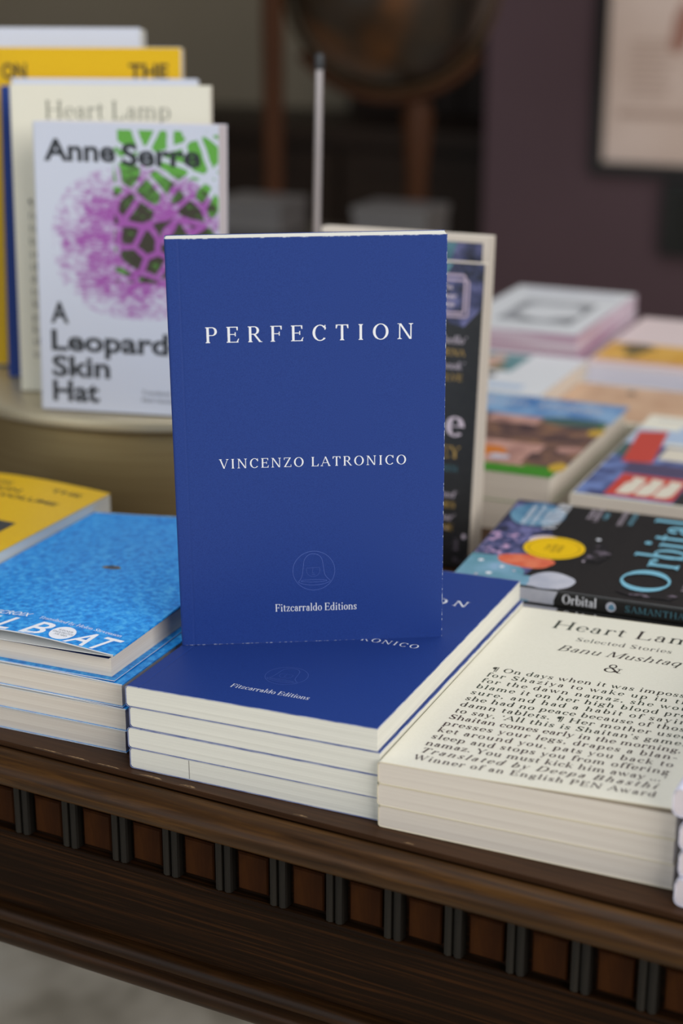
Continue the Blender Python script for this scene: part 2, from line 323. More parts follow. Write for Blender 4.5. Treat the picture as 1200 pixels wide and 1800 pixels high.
# ---------------------------------------------------------------- a paperback: page_block, front_cover, back_cover, spine
def paperback(name, w, h, T, m_cover, m_edge, m_page, wedge=0, lift=None, hinge=7, decor=None, m_spine=None, m_back=None,
              spine_decor=None, r=1.4, border=None, ct=.32, inset=.25, hollow=0, m_fore=None):
    """local axes: x from the spine to the fore-edge, y from foot to head, z up through the closed book."""
    root = empty(name)
    m_spine = m_spine or m_cover; m_back = m_back or m_cover
    zt = lambda x, y: T + wedge * max(0, x) / w
    zf = lambda x, y: zt(x, y) + (lift(x, y) if lift else 0) - (.16 * math.exp(-((x - hinge) / .45) ** 2) if hinge else 0)
    # pages
    mb = MB(); e = .02
    q = [(.35 + r * (1 - math.cos(a)), ct + e + r * (1 - math.sin(a))) for a in [PI / 2 * k / 3 for k in range(3, -1, -1)]]
    pr = [(p[0], p[1]) for p in q]
    pr = [(.35 + r, ct + e), (.35 + r * .3, ct + e + r * .3), (.35, ct + e + r)]
    tl = [(.35, T - ct - e - r), (.35 + r * .3, T - ct - e - r * .3), (.35 + r, T - ct - e)]
    xr = w - inset
    # fore-edge bows in slightly
    nn = 5; top = T + wedge - ct - e
    fe = [(xr - hollow * math.sin(PI * k / nn), ct + e + (top - ct - e) * k / nn) for k in range(nn + 1)]
    mb.prism(tl[::-1][0:0] + pr[::-1][0:0] + [pr[0]] + fe + [tl[2], tl[1], tl[0], pr[2], pr[1]], inset, h - inset, m_page)
    mb.build('page_block', root)
    # front cover
    b = border or .35
    xs = sorted(set([r, w - b, w] + [r + (w - b - r) * k / 30 for k in range(31)] + ([hinge - .9, hinge - .45, hinge, hinge + .45, hinge + .9] if hinge else [])))
    ys = sorted(set([0, b, h - b, h] + [b + (h - 2 * b) * k / 24 for k in range(25)]))
    mb = MB(); nx, ny = len(xs), len(ys)
    V = [(x, y, zf(x, y)) for y in ys for x in xs] + [(x, y, zf(x, y) - ct) for y in ys for x in xs]
    N = nx * ny; fa, fb, fc = [], [], []
    for j in range(ny - 1):
        for i in range(nx - 1):
            a = j * nx + i; f = (a, a + 1, a + nx + 1, a + nx)
            (fb if j in (0, ny - 2) else fc if i == nx - 2 else fa).append(f)
            fa.append((N + a, N + a + nx, N + a + nx + 1, N + a + 1)) if False else fb.append((N + a, N + a + nx, N + a + nx + 1, N + a + 1))
    for i in range(nx - 1):
        fb.append((N + i, N + i + 1, i + 1, i)); t = (ny - 1) * nx; fb.append((t + i, t + i + 1, N + t + i + 1, N + t + i))
    for j in range(ny - 1):
        a = j * nx + nx - 1; fc.append((N + a, N + a + nx, a + nx, a))
    mb.add(V, fa, m_cover); mb.add(V, fb, m_edge); mb.add(V, fc, m_fore or m_edge)
    cv = Cover(mb, zf)
    if decor: decor(cv)
    mb.build('front_cover', root, smooth=False)
    # back cover
    mb = MB(); mb.box(r, 0, 0, w, h, ct, m_back)
    mb.box(r, -.01, .02, w + .01, 0, ct - .02, m_edge); mb.box(w, 0, .02, w + .01, h, ct - .02, m_edge)
    mb.build('back_cover', root)
    # spine wraps round
    mb = MB()
    out = [(r, 0)] + [(r - r * math.sin(PI / 2 * k / 4), r - r * math.cos(PI / 2 * k / 4)) for k in range(1, 5)] + \
          [(r - r * math.cos(PI / 2 * k / 4), T - r + r * math.sin(PI / 2 * k / 4)) for k in range(0, 4)] + [(r, T)]
    inn = [(r, ct)] + [(r - (r - ct) * math.sin(PI / 2 * k / 4), r - (r - ct) * math.cos(PI / 2 * k / 4)) for k in range(1, 5)] + \
          [(r - (r - ct) * math.cos(PI / 2 * k / 4), T - r + (r - ct) * math.sin(PI / 2 * k / 4)) for k in range(0, 4)] + [(r, T - ct)]
    n = len(out)
    vs = [(p[0], y, p[1]) for y in (0, h) for p in out + inn]
    mb.add(vs, [(i, i + 1, 2 * n + i + 1, 2 * n + i) for i in range(n - 1)] + [(n + i, 3 * n + i, 3 * n + i + 1, n + i + 1) for i in range(n - 1)], m_spine)
    mb.add(vs, [(i, n + i, n + i + 1, i + 1) for i in range(n - 1)] + [(2 * n + i, 2 * n + i + 1, 3 * n + i + 1, 3 * n + i) for i in range(n - 1)], m_edge)
    if spine_decor:
        # lettering on the spine: sheet coordinates (u along the book from head to foot, v across the thickness)
        sub = MB(); cs = Cover(sub, lambda x, y: 0); spine_decor(cs)
        ox = len(mb.v)
        for mt in sub.mats: mb.mi(mt)
        base = len(mb.v)
        mb.v += [(-v[2], h * MM - v[0], v[1]) for v in sub.v]
        for f, k in zip(sub.f, sub.m): mb.f.append(tuple(base + i for i in f)); mb.m.append(mb.mi(sub.mats[k]))
    mb.build('spine', root)
    return root
def place(o, loc, rz=0, rx=0, ry=0):
    o.location = Vector(loc) * MM; o.rotation_euler = (math.radians(rx), math.radians(ry), math.radians(rz))
    return o
def stack(proto, n, loc, rz, T, wedge, w, labels, cat, group, top=None, jit=1.0, seed=1, shifts=None):
    """n copies lying on each other, lowest first; `top` replaces the highest one."""
    r = random.Random(seed); out = []; gap = .12
    for i in range(n):
        last = i == n - 1
        if last and top is not None: o = top
        elif i == 0: o = proto
        else: o = copy_tree(proto)
        dx, dy = (r.uniform(-jit, jit) * .6, r.uniform(-jit, jit) * .5) if not last else (0, 0)
        if shifts: dx, dy = shifts[i]
        c, s_ = math.cos(math.radians(rz)), math.sin(math.radians(rz))
        place(o, (loc[0] + c * dx - s_ * dy, loc[1] + s_ * dx + c * dy, loc[2] + .2 + i * (T + gap)), rz + (r.uniform(-.25, .25) if not last else 0), 0, -math.degrees(math.atan(wedge * i / w)))
        tag(o, labels[i], cat, group); out.append(o)
    return out

# ================================================================ the setting
WALLGREY = noisy('grey_olive_plaster', [(.3, srgb(138, 126, 106)), (.7, srgb(144, 132, 112))], nscale=3, rough=.85)
MAROON = noisy('maroon_paint', [(.3, srgb(73, 52, 58)), (.7, srgb(78, 56, 62))], nscale=3, rough=.7)
CONCRETE = noisy('mottled_concrete', [(.36, srgb(190, 180, 160)), (.5, srgb(236, 226, 206)), (.66, srgb(247, 240, 224))], nscale=9, detail=5, rough=.75)
FZ = -750
mb = MB(); mb.box(-5200, -3800, FZ - 60, 4200, 4200, FZ, CONCRETE); tag(mb.build('floor'), kind='structure')
mb = MB(); mb.box(-5200, 3900, FZ, 4200, 4000, 2200, WALLGREY); tag(mb.build('wall_back'), kind='structure')
mb = MB(); mb.box(-780, 2750, FZ, 4200, 2900, 2200, MAROON); tag(mb.build('wall_maroon'), kind='structure')
mb = MB(); mb.box(-5200, -3800, FZ, -5100, 3900, 2200, WALLGREY); tag(mb.build('wall_left'), kind='structure')
mb = MB(); mb.box(-780, 2735, FZ, 4200, 2750, FZ + 120, MAROON); tag(mb.build('baseboard_maroon'), kind='structure')

# ---------------------------------------------------------------- display table
def wood(name, a, b, c, rough=.4, sc=(9, 190, 190), bump=.2, spec=.16):
    return noisy(name, [(.25, srgb(*a)), (.5, srgb(*b)), (.75, srgb(*c))], scale=sc, nscale=1.6, detail=6, rough=rough, rough_n=.65, dist=.5, bump=bump, spec=spec)
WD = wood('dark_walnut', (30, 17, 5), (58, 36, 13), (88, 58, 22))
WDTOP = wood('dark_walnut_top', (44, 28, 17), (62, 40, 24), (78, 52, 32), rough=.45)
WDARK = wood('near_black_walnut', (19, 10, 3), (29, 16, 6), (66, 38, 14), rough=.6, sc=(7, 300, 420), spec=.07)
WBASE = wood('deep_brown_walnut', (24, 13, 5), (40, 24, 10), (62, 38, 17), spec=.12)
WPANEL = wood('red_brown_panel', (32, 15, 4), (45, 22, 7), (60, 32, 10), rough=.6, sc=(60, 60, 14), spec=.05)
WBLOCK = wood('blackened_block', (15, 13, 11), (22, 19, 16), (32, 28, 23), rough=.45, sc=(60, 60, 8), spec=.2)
tb = empty('display_table', (-71.63, .58, 0), (0, 0, math.radians(-3.54)))
tag(tb, 'dark walnut display table with carved dentil edge under the book stacks', 'table')
X0, X1, DEP = -760, 900, 1030
mb = MB(); mb.prism([(0, -.0), (0, -2.6), (3, -3), (3, -18), (DEP, -18), (DEP, 0), (1.2, 0)], X0, X1, WDTOP, 'x')
CHIP = noisy('bare_wood_chip', [(.4, srgb(92, 66, 40)), (.6, srgb(150, 120, 84))], nscale=400, rough=.7)
for a_, b_, d_ in ((18, 37, .7), (36, 52, .8), (54, 69, .6), (79, 92, 1.2), (101, 110, 1.5), (160, 168, .7), (214, 219, .6)):
    q_ = [(a_, .05), (a_ + (b_ - a_) * .3, .05), (a_ + (b_ - a_) * .6, .05), (b_, .05), (a_ + (b_ - a_) * .85, d_ * .7 + .3), (a_ + (b_ - a_) * .55, d_ + .3), (a_ + (b_ - a_) * .25, d_ * .6 + .3)]
    mb.add([(x, max(y, .1) + .9, .03) for x, y in q_], [tuple(range(7))], CHIP)
mb.build('tabletop', tb)
def curve_prof(pts, n=6):
    """Catmull-Rom through profile points."""
    out = []
    for i in range(len(pts) - 1):
        p0, p1, p2, p3 = pts[max(i - 1, 0)], pts[i], pts[i + 1], pts[min(i + 2, len(pts) - 1)]
        for k in range(n):
            t = k / n
            out.append(tuple(.5 * (2 * p1[d] + (p2[d] - p0[d]) * t + (2 * p0[d] - 5 * p1[d] + 4 * p2[d] - p3[d]) * t * t + (3 * p1[d] - p0[d] - 3 * p2[d] + p3[d]) * t ** 3) for d in (0, 1)))
    return out + [pts[-1]]
nose = curve_prof([(2.6, -4.6), (.2, -4.2), (-2, -2.4), (-6, -2.6), (-10, -4.6), (-13, -8.5), (-13.6, -12.5), (-12, -16.2), (-8, -18.4), (-3, -19), (0, -20.5), (3.5, -22)])
mb = MB(); mb.prism(nose + [(24, -22), (24, -18.1), (3.2, -18.1)], X0, X1, WD, 'x'); mb.build('edge_moulding', tb, smooth=True)
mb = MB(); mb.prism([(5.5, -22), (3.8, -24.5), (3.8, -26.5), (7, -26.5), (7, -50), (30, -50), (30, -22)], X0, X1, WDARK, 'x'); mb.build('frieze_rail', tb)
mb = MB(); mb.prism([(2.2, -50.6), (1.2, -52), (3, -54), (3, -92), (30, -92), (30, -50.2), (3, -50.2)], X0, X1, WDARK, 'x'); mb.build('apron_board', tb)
low = curve_prof([(2.9, -92.4), (1, -92.6), (-1.5, -93.6), (-3, -96), (-3.2, -98.5), (-1.6, -100.4)]) + curve_prof([(-2.6, -101.2), (-4.8, -102.5), (-6, -105.5), (-5.6, -109), (-3.5, -111.5), (1, -113.5), (6, -114)])
mb = MB(); mb.prism(low + [(30, -114), (30, -92.2)], X0, X1, WBASE, 'x'); mb.build('base_moulding', tb, smooth=True)
pitch = 28.65
kk = 0
blk = pan = None
for i in range(-10, 17):
    xc = 8.4 + i * pitch
    if blk is None:
        mb = MB()
        prof = [(-4.4, 6.9), (-4.4, 3.2), (-3.9, 2.0), (-2.2, 1.2), (-.7, 2.0), (-.35, 3.6), (.35, 3.6), (.7, 2.0), (2.2, 1.2), (3.9, 2.0), (4.4, 3.2), (4.4, 6.9)]
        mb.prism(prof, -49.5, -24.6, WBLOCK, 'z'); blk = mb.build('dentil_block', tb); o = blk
        mb = MB()
        x_, z0, z1 = 7.9, -47.6, -28.6
        V = [(-x_, 6.9, z0), (x_, 6.9, z0), (x_, 6.9, z1), (-x_, 6.9, z1), (-x_, 5.2, z0), (x_, 5.2, z0), (x_, 5.2, z1), (-x_, 5.2, z1),
             (-x_ + .8, 4.4, z0 + .8), (x_ - .8, 4.4, z0 + .8), (x_ - .8, 4.4, z1 - .8), (-x_ + .8, 4.4, z1 - .8)]
        F = [(0, 1, 5, 4), (1, 2, 6, 5), (2, 3, 7, 6), (3, 0, 4, 7), (4, 5, 9, 8), (5, 6, 10, 9), (6, 7, 11, 10), (7, 4, 8, 11), (8, 9, 10, 11)]
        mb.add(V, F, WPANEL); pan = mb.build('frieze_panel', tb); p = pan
    else:
        o = blk.copy(); COL.objects.link(o); p = pan.copy(); COL.objects.link(p)
    o.location = (xc * MM, 0, 0); p.location = ((xc + pitch / 2) * MM, 0, 0)
leg = None
for lx, ly in ((X0 + 60, 60), (X1 - 60, 60), (X0 + 60, DEP - 60), (X1 - 60, DEP - 60)):
    if leg is None:
        mb = MB(); mb.box(-38, -38, -230, 38, 38, -18.2, WD)
        mb.lathe([(30, -735), (34, -700), (22, -680), (26, -640), (36, -420), (30, -300), (24, -280), (38, -262), (38, -230)], WD, 24)
        mb.lathe([(20, FZ), (32, FZ + 4), (32, FZ + 15)], WD, 24); o = leg = mb.build('leg', tb, smooth=True)
    else: o = leg.copy(); COL.objects.link(o)
    o.location = (lx * MM, ly * MM, 0)

# ================================================================ royal blue paperbacks
def logo(cv, cx, cy, r):
    W = .20
    circ = lambda R, a0, a1, n, ky=1, oy=0, ox=0: [(cx + ox + R * math.cos(math.radians(a0 + (a1 - a0) * i / n)), cy + oy + R * ky * math.sin(math.radians(a0 + (a1 - a0) * i / n))) for i in range(n + 1)]
    cv.line(LOGO, circ(r, 0, 360, 48), W)
    bell = curve_prof([(cx - r * .74, cy - r * .56), (cx - r * .58, cy - r * .30), (cx - r * .50, cy + r * .2), (cx - r * .44, cy + r * .58), (cx - r * .2, cy + r * .84), (cx + r * .15, cy + r * .84), (cx + r * .38, cy + r * .62), (cx + r * .46, cy + r * .2), (cx + r * .54, cy - r * .24), (cx + r * .80, cy - r * .54)], 4)
    cv.line(LOGO, bell, W)
    cv.line(LOGO, circ(r * .62, 0, 360, 30, .10, -r * .52), W * .8)
    cv.line(LOGO, circ(r * .80, 200, 340, 18, .35, -r * .46), W)
    cv.line(LOGO, circ(r * .32, 150, 390, 20, 1, r * .02, -r * .03), W * .55)
    cv.line(LOGO, [(cx - r * .28, cy + r * .14), (cx + r * .24, cy + r * .17)], W * .5)
    cv.line(LOGO, [(cx - r * .04, cy + r * .12), (cx - r * .08, cy - r * .12), (cx + r * .03, cy - r * .12)], W * .5)
    cv.line(LOGO, [(cx - r * .1, cy - r * .2), (cx + r * .06, cy - r * .2)], W * .5)
def blue_decor(cv):
    cv.text('PERFECTION', 16.4, 149.6, 7.3, WHITE, width=95, bold=7)
    cv.text('VINCENZO LATRONICO', 20.9, 89.5, 4.6, WHITE, width=87.4, bold=6)
    cv.text('Fitzcarraldo Editions', 45.3, 16.3, 3.85, WHITE, width=39.4, bold=8)
    logo(cv, 64.2, 37.0, 10.0)
bk = dict(m_cover=BLUE, m_edge=CUT, m_page=PAGE, decor=blue_decor)
b0 = paperback('paperback_book', 125, 197, 10.35, wedge=.66, hinge=7, **bk)
G1 = 'royal blue paperbacks stacked at the table edge'
stack(b0, 4, (0, 0, 0), 0, 10.35, .66, 125, [
    'lowest blue-covered paperback of the white-edged stack, touching the walnut table',
    'blue-covered paperback second from the table in the stack under the upright book',
    'blue-covered paperback third from the table in the stack under the upright book',
    'royal blue paperback lying on top of its stack, carrying the upright book'], 'book', G1, jit=.9,
    shifts=[(.6, .6), (.2, .2), (1.3, .5), (0, 0)])
lo = [c for c in b0.children if c.name.startswith('page_block')][0]     # a short grey stroke across the lowest book's page edges
lo.data = lo.data.copy(); MARK = mat('grey_pencil_mark', srgb(140, 136, 130), .7); lo.data.materials.append(MARK)
import bmesh
bm_ = bmesh.new(); bm_.from_mesh(lo.data)
f_ = bm_.faces.new([bm_.verts.new((x * MM, .2 * MM, z * MM)) for x, z in ((31.0, .6), (31.35, .6), (31.2, 9.9), (30.85, 9.9))]); f_.material_index = len(lo.data.materials) - 1
bm_.to_mesh(lo.data); bm_.free()
hero = paperback('paperback_book', 126, 197.2, 9.8, m_cover=BLUE, m_edge=WORN, m_page=PAGE, decor=blue_decor, hinge=6.2, border=.26,
                 lift=lambda x, y: 1.0 * (max(0, x - 40) / 87) ** 2 * (max(0, y) / 197) ** .5)
place(hero, (-3.15, 59.76, 42.53), 27.16, 91.81, -.8)
tag(hero, 'royal blue paperback standing upright on the blue stack, white title reading PERFECTION', 'book')

# ================================================================ cream paperbacks with a page of text on the cover
HL_LINES = ['\u00b6 On days when it was impossible', 'for Shaziya to wake up in time', 'for the dawn namaz, she would', 'blame it on her high blood pres-',
            'sure, and had a habit of saying', 'she had no peace because of those', 'damn tablets. \u00b6 Her mother used', 'to say, \u2018All this is Shaitan\u2019s game.',
            'Shaitan comes early in the morning,', 'presses your legs, drapes a blan-', 'ket around you, pats you back to', 'sleep and stops you from offering', 'namaz. You must kick him away ...\u2019']
def cream_decor(cv):
    k = lambda t: .0
    cv.text('Heart Lamp', 23, 174.5, 11.0, GREENINK, width=82, align='l')
    cv.text('Selected Stories', 64.5, 161.3, 4.9, GREENINK, width=49, align='c')
    cv.text('Banu Mushtaq', 65.5, 146.6, 7.2, GREENINK, width=62, align='c', shear=.26)
    cv.text('&', 62.5, 128.5, 9.5, GREENINK)
    for i, s_ in enumerate(HL_LINES):
        cv.text(s_, 12.8, 110.6 - i * 7.36, 4.8, GREENINK if i < 8 else BROWNINK, width=105.8, bold=7)
    cv.text('Translated by Deepa Bhasthi', 12.8, 110.6 - 13 * 7.36, 4.8, BROWNINK, width=104, shear=.24, bold=6)
    cv.text('Winner of an English PEN Award', 12.8, 110.6 - 14 * 7.36, 4.6, BROWNINK, width=105.5, bold=7)
ck = dict(m_cover=CREAM, m_edge=CREAMCUT, m_page=PAGE2)
c0 = paperback('paperback_book', 129, 198, 10.3, wedge=1.05, hinge=0, **ck)
ctop = paperback('paperback_book', 129, 198, 10.3, wedge=1.05, hinge=0, decor=cream_decor,
                 lift=lambda x, y: 2.3 * (max(0, x - 28) / 101) ** 1.2 * max(0, 1 - y / 260), **ck)
stack(c0, 3, (126.65, -3.67, 0), .0, 10.3, 1.05, 129, [
    'lowest cream paperback of the three beside the blue stack, on the walnut table',
    'middle cream paperback of the three stacked beside the blue books',
    'cream paperback topmost of its three, cover printed with a full page of text'], 'book', 'cream paperbacks stacked at the table edge', top=ctop,
    shifts=[(.2, .3), (-.2, .1), (0, 0)])

# ================================================================ sky blue flapped paperbacks
OCHRE = mat('ochre_print', srgb(120, 104, 60), .5); SLATE = mat('slate_print', srgb(42, 62, 84), .5)
SBW, SBH, SBT = 124, 187, 11.2
def boat_decor(cv):
    cv.sans('SMALL B', 5, 1.2, 15, WHITE, width=76.5, shear=.34, bold=.012)
    cv.sans('AT', 95.8, 1.2, 15, WHITE, width=20, shear=.34, bold=.012)
    cv.blob(WHITE, 91.3, 8.8, 6.2, 7.3)
    for i, s_ in enumerate(('WINNER', 'ENGLISH PEN', 'AWARD')):
        cv.text(s_, 91.5, 10.6 - i * 2.5, 1.7, SLATE, width=(8, 11, 7)[i], align='c', bold=14)
    cv.sans('VINCENT DELECROIX', 10, 18.6, 4.4, WHITE, width=55, shear=.3, bold=.006)
    cv.text('Translated by Helen Stevenson', 71, 18.6, 3.0, WHITE, width=46, shear=.2, bold=6)
    cv.blob(OCHRE, 67, 95.5, 5.2, 2.6, .15, 3); cv.blob(SLATE, 67.4, 95.7, 3.4, 1.5, .2, 4)
    cv.blob(SLATE, 65.5, 96.6, 1.6, 2.2, .1, 6)
def boat_lift(x, y):
    u = max(0, x) / SBW
    near = 2.1 * min(1, u * 1.6) + 3.6 * math.sin(PI * min(1, u)) ** 1.2
    far = 6.2 * min(1, u * 1.5) ** 1.2
    t = min(1, max(0, y / SBH)); t = t * t * (3 - 2 * t)
    return near * (1 - t) + far * t
def flapped(decor, lift, top):
    o = paperback('paperback_book', SBW, SBH, SBT, SKYBLUE, CUTWHITE, PAGE2, wedge=0, lift=lift, hinge=0, decor=decor, inset=.6 if not top else 3.4, ct=.4, m_fore=SKYBLUE)
    mb = MB()   # the folded-in flap under the front cover, white on its inner side
    nx, ny = 22, 14; fx0 = 30
    fl = lambda x, y: (lift(SBW, y) if lift else .25) * min(1, .1 + .72 * ((x - fx0) / (SBW - fx0)) ** 1.5)
    V = [(fx0 + (SBW - .4 - fx0) * i / nx, .3 + (SBH - .6) * j / ny, 0) for j in range(ny + 1) for i in range(nx + 1)]
    Vt = [(x, y, SBT - .42 + fl(x, y)) for x, y, _ in V]; Vb = [(x, y, z - .3) for x, y, z in Vt]; N = len(V)
    F = [(j * (nx + 1) + i, j * (nx + 1) + i + 1, (j + 1) * (nx + 1) + i + 1, (j + 1) * (nx + 1) + i) for j in range(ny) for i in range(nx)]
    edge = []
    for i in range(nx): edge.append((N + i, N + i + 1, i + 1, i))
    for j in range(ny): a = j * (nx + 1) + nx; edge.append((N + a, N + a + nx + 1, a + nx + 1, a))
    mb.add(Vt + Vb, F + edge, FLAP); mb.add(Vt + Vb, [tuple(N + k for k in f[::-1]) for f in F], NAVY)
    # the fold that joins flap and cover along the fore-edge
    fold = []
    for j in range(ny + 1):
        y = .3 + (SBH - .6) * j / ny
        za = SBT - .42 + fl(SBW - .4, y) - .15; zb = SBT + (lift(SBW, y) if lift else 0) - .2
        for k in range(5):
            a = -PI / 2 + PI * k / 4; fold.append((SBW - .4 + .55 * math.cos(a), y, (za + zb) / 2 + (zb - za) / 2 * math.sin(a)))
    mb.add(fold, [(j * 5 + k, (j + 1) * 5 + k, (j + 1) * 5 + k + 1, j * 5 + k + 1) for j in range(ny) for k in range(4)], SKYBLUE)
    if top:
        mb.build('cover_flap', o)
        e = MB(); e.box(1.6, .5, SBT - .42, SBW - 2.8, SBH - .5, SBT - .30, NAVY); e.build('endpaper', o)
    else: mb.build('cover_flap', o)
    return o
low_lift = lambda x, y: .9 * math.sin(PI * min(1, max(0, x / SBW))) * 1.0 + .35 * max(0, x) / SBW
s0 = flapped(None, low_lift, False); stop_ = flapped(boat_decor, boat_lift, True)
stack(s0, 4, (-137, 10.5, 0), .6, SBT + .55, .3, SBW, [
    'lowest sky blue flapped paperback of its stack, on the walnut table',
    'sky blue flapped paperback second from the table beside the white-edged stack',
    'sky blue flapped paperback just under the lifted one, blue strip showing along its edge',
    'sky blue mottled paperback topmost of its stack, cover springing open, tiny boat printed'], 'book',
    'sky blue paperbacks stacked at the table edge', top=stop_, shifts=[(4.5, .5), (6, -.8), (4.6, -.4), (0, 0)])

# ================================================================ yellow paperbacks lying behind them
def volume_decor(cv, cap=5.2):
    cv.sans('ON', 58, 181, cap, BLACKINK, width=11, bold=.02); cv.sans('THE', 97, 181, cap, BLACKINK, width=21, bold=.02)
    cv.sans('CALCULATION', 12, 171, cap, BLACKINK, width=70, bold=.02)
    cv.sans('OF VOLUME', 58, 161, cap, BLACKINK, width=56, bold=.02)
    cv.rect(CHARCOAL, 18, 62, 111, 126, 4)
y0 = paperback('paperback_book', 129, 198, 13, YELLOW, YELLOW, PAGE, wedge=0, hinge=0)
ytop = paperback('paperback_book', 129, 198, 13, YELLOW, YELLOW, PAGE, wedge=0, hinge=0, decor=volume_decor,
                 lift=lambda x, y: 3.0 * math.sin(PI * min(1, max(0, x / 129))) * max(0, y / 198))
stack(y0, 4, (-268, 19, 0), 0, 13, 0, 129, [
    'lowest yellow paperback of the lying stack in front of the round plinth',
    'yellow paperback second from the table in front of the round plinth',
    'yellow paperback third from the table in front of the round plinth',
    'yellow paperback topmost of the lying stack, black square printed on its cover'], 'book', 'yellow paperbacks lying before the plinth', top=ytop, jit=.8, seed=4)

# ================================================================ round plinth with a row of standing books
BRASS = noisy('brushed_bronze', [(.3, srgb(170, 148, 104)), (.7, srgb(186, 166, 120))], scale=(1, 1, 60), nscale=10, rough=.42, metal=.7)
RIM = mat('pale_bronze_lip', srgb(190, 178, 150), .42, metal=.55)
pl = empty('round_plinth', (-213, 433, 0)); tag(pl, 'round bronze metal plinth carrying the row of upright books', 'plinth')
mb = MB(); mb.lathe([(150, 0.2), (154, 3), (155, 8), (155, 68), (159, 72)], BRASS, 128); mb.build('drum', pl, smooth=True)
mb = MB(); mb.lathe([(159, 72), (165.5, 72.3), (167.6, 74), (168, 77), (167.2, 80), (165, 81.5), (162, 81.8)], RIM, 128); mb.build('rim', pl, smooth=True)

PURPLE = None
def leopard_material():
    m = mat('purple_and_green_print', srgb(214, 219, 233), .4)
    nt = m.node_tree; n, l = nt.nodes, nt.links; b = n['Principled BSDF']
    tc = n.new('ShaderNodeTexCoord'); sx = n.new('ShaderNodeSeparateXYZ'); l.new(tc.outputs['Object'], sx.inputs[0])
    def math_(op, a, c=None, d=None):
        q = n.new('ShaderNodeMath'); q.operation = op
        for i, v in enumerate((a, c, d)):
            if v is None: continue
            if hasattr(v, 'links'): l.new(v, q.inputs[i])
            else: q.inputs[i].default_value = v
        return q.outputs[0]
    def noise(scale, detail, rough=.5, sc=(1, 1, 1)):
        mp = n.new('ShaderNodeMapping'); mp.inputs['Scale'].default_value = sc; l.new(tc.outputs['Object'], mp.inputs[0])
        q = n.new('ShaderNodeTexNoise'); q.inputs['Scale'].default_value = scale; q.inputs['Detail'].default_value = detail; q.inputs['Roughness'].default_value = rough
        l.new(mp.outputs[0], q.inputs['Vector']); return q.outputs['Fac']
    X, Y = sx.outputs[0], sx.outputs[1]
    # purple smudge: an ellipse broken up by noise
    dx = math_('DIVIDE', math_('SUBTRACT', X, .066), .053); dy = math_('DIVIDE', math_('SUBTRACT', Y, .107), .045)
    d = math_('ADD', math_('POWER', math_('ABSOLUTE', dx), 2.4), math_('POWER', math_('ABSOLUTE', dy), 2.4))
    edge = math_('SUBTRACT', 1.12, d)
    nz = math_('ADD', math_('MULTIPLY', noise(75, 6, .7), .55), math_('MULTIPLY', noise(420, 3, .7, (.45, 1, 1)), .45))
    v = math_('ADD', math_('MULTIPLY', edge, .42), math_('MULTIPLY', math_('SUBTRACT', nz, .5), 2.6))
    v = math_('ADD', v, math_('MULTIPLY', X, 2.2))
    rp = n.new('ShaderNodeMapRange'); rp.inputs[1].default_value = .05; rp.inputs[2].default_value = .52; l.new(v, rp.inputs[0])
    pur = math_('MULTIPLY', rp.outputs[0], math_('GREATER_THAN', edge, 0))
    # green spots: wide voronoi cells right of the middle, above y 84 mm
    mp = n.new('ShaderNodeMapping'); mp.inputs['Scale'].default_value = (62, 70, 0); mp.inputs['Rotation'].default_value = (0, 0, .5); l.new(tc.outputs['Object'], mp.inputs[0])
    vo = n.new('ShaderNodeTexVoronoi'); vo.feature = 'DISTANCE_TO_EDGE'; vo.inputs['Scale'].default_value = 1.15; l.new(mp.outputs[0], vo.inputs['Vector'])
    sp = n.new('ShaderNodeMapRange'); sp.inputs[1].default_value = .10; sp.inputs[2].default_value = .15
    l.new(math_('ADD', vo.outputs['Distance'], math_('MULTIPLY', math_('SUBTRACT', noise(160, 3), .5), .16)), sp.inputs[0])
    box = math_('MULTIPLY', math_('GREATER_THAN', X, .0515), math_('MULTIPLY', math_('GREATER_THAN', Y, .083), math_('LESS_THAN', Y, .1755)))
    grn = math_('MULTIPLY', sp.outputs[0], box)
    def mix(f, a, c, blend='MIX'):
        q = n.new('ShaderNodeMix'); q.data_type = 'RGBA'; q.blend_type = blend; l.new(f, q.inputs[0])
        for i, v_ in ((6, a), (7, c)):
            if hasattr(v_, 'links'): l.new(v_, q.inputs[i])
            else: q.inputs[i].default_value = v_
        return q.outputs[2]
    c1 = mix(pur, srgb(212, 217, 232), srgb(164, 84, 172))
    c2 = mix(grn, c1, srgb(92, 164, 58), 'MULTIPLY')
    c3 = mix(math_('MULTIPLY', grn, math_('SUBTRACT', 1, pur)), c2, srgb(98, 172, 62))
    l.new(c3, b.inputs['Base Color'])
    return m
LEOPARD = leopard_material()
SKINK = mat('near_black_lettering', srgb(40, 44, 50), .5)
def serre_decor(cv):
    cv.sans('Anne', 7.0, 156.4, 12.6, SKINK, width=46, bold=.032); cv.sans('Serre', 57, 154.6, 12.6, SKINK, width=50, bold=.032)
    for s_, y, wd in (('A', 56, 12), ('Leopard-', 38.5, 85), ('Skin', 22, 38.5), ('Hat', 6.2, 31)):
        cv.sans(s_, 8.2, y, 12.8, SKINK, width=wd, bold=.03)
    cv.sans('Translated by', 67.5, 12.6, 2.6, SKINK, width=24); cv.sans('Mark Hutchinson', 67.5, 7.8, 2.6, SKINK, width=28)
sr = paperback('paperback_book', 118.4, 179.2, 19, LEOPARD, COOLWHITE, PINKPAGE, hinge=0, decor=serre_decor, m_spine=COOLWHITE, m_back=COOLWHITE)
place(sr, (-226.03, 290.56, 82.0), 12.21, 87.03)
tag(sr, 'white paperback with purple smudge and green spots, frontmost on the round plinth', 'book')
def upright(o, loc, rz, rx, label): place(o, loc, rz, rx); tag(o, label, 'book'); return o
GREYGREEN = mat('grey_green_lettering', srgb(128, 128, 112), .5)
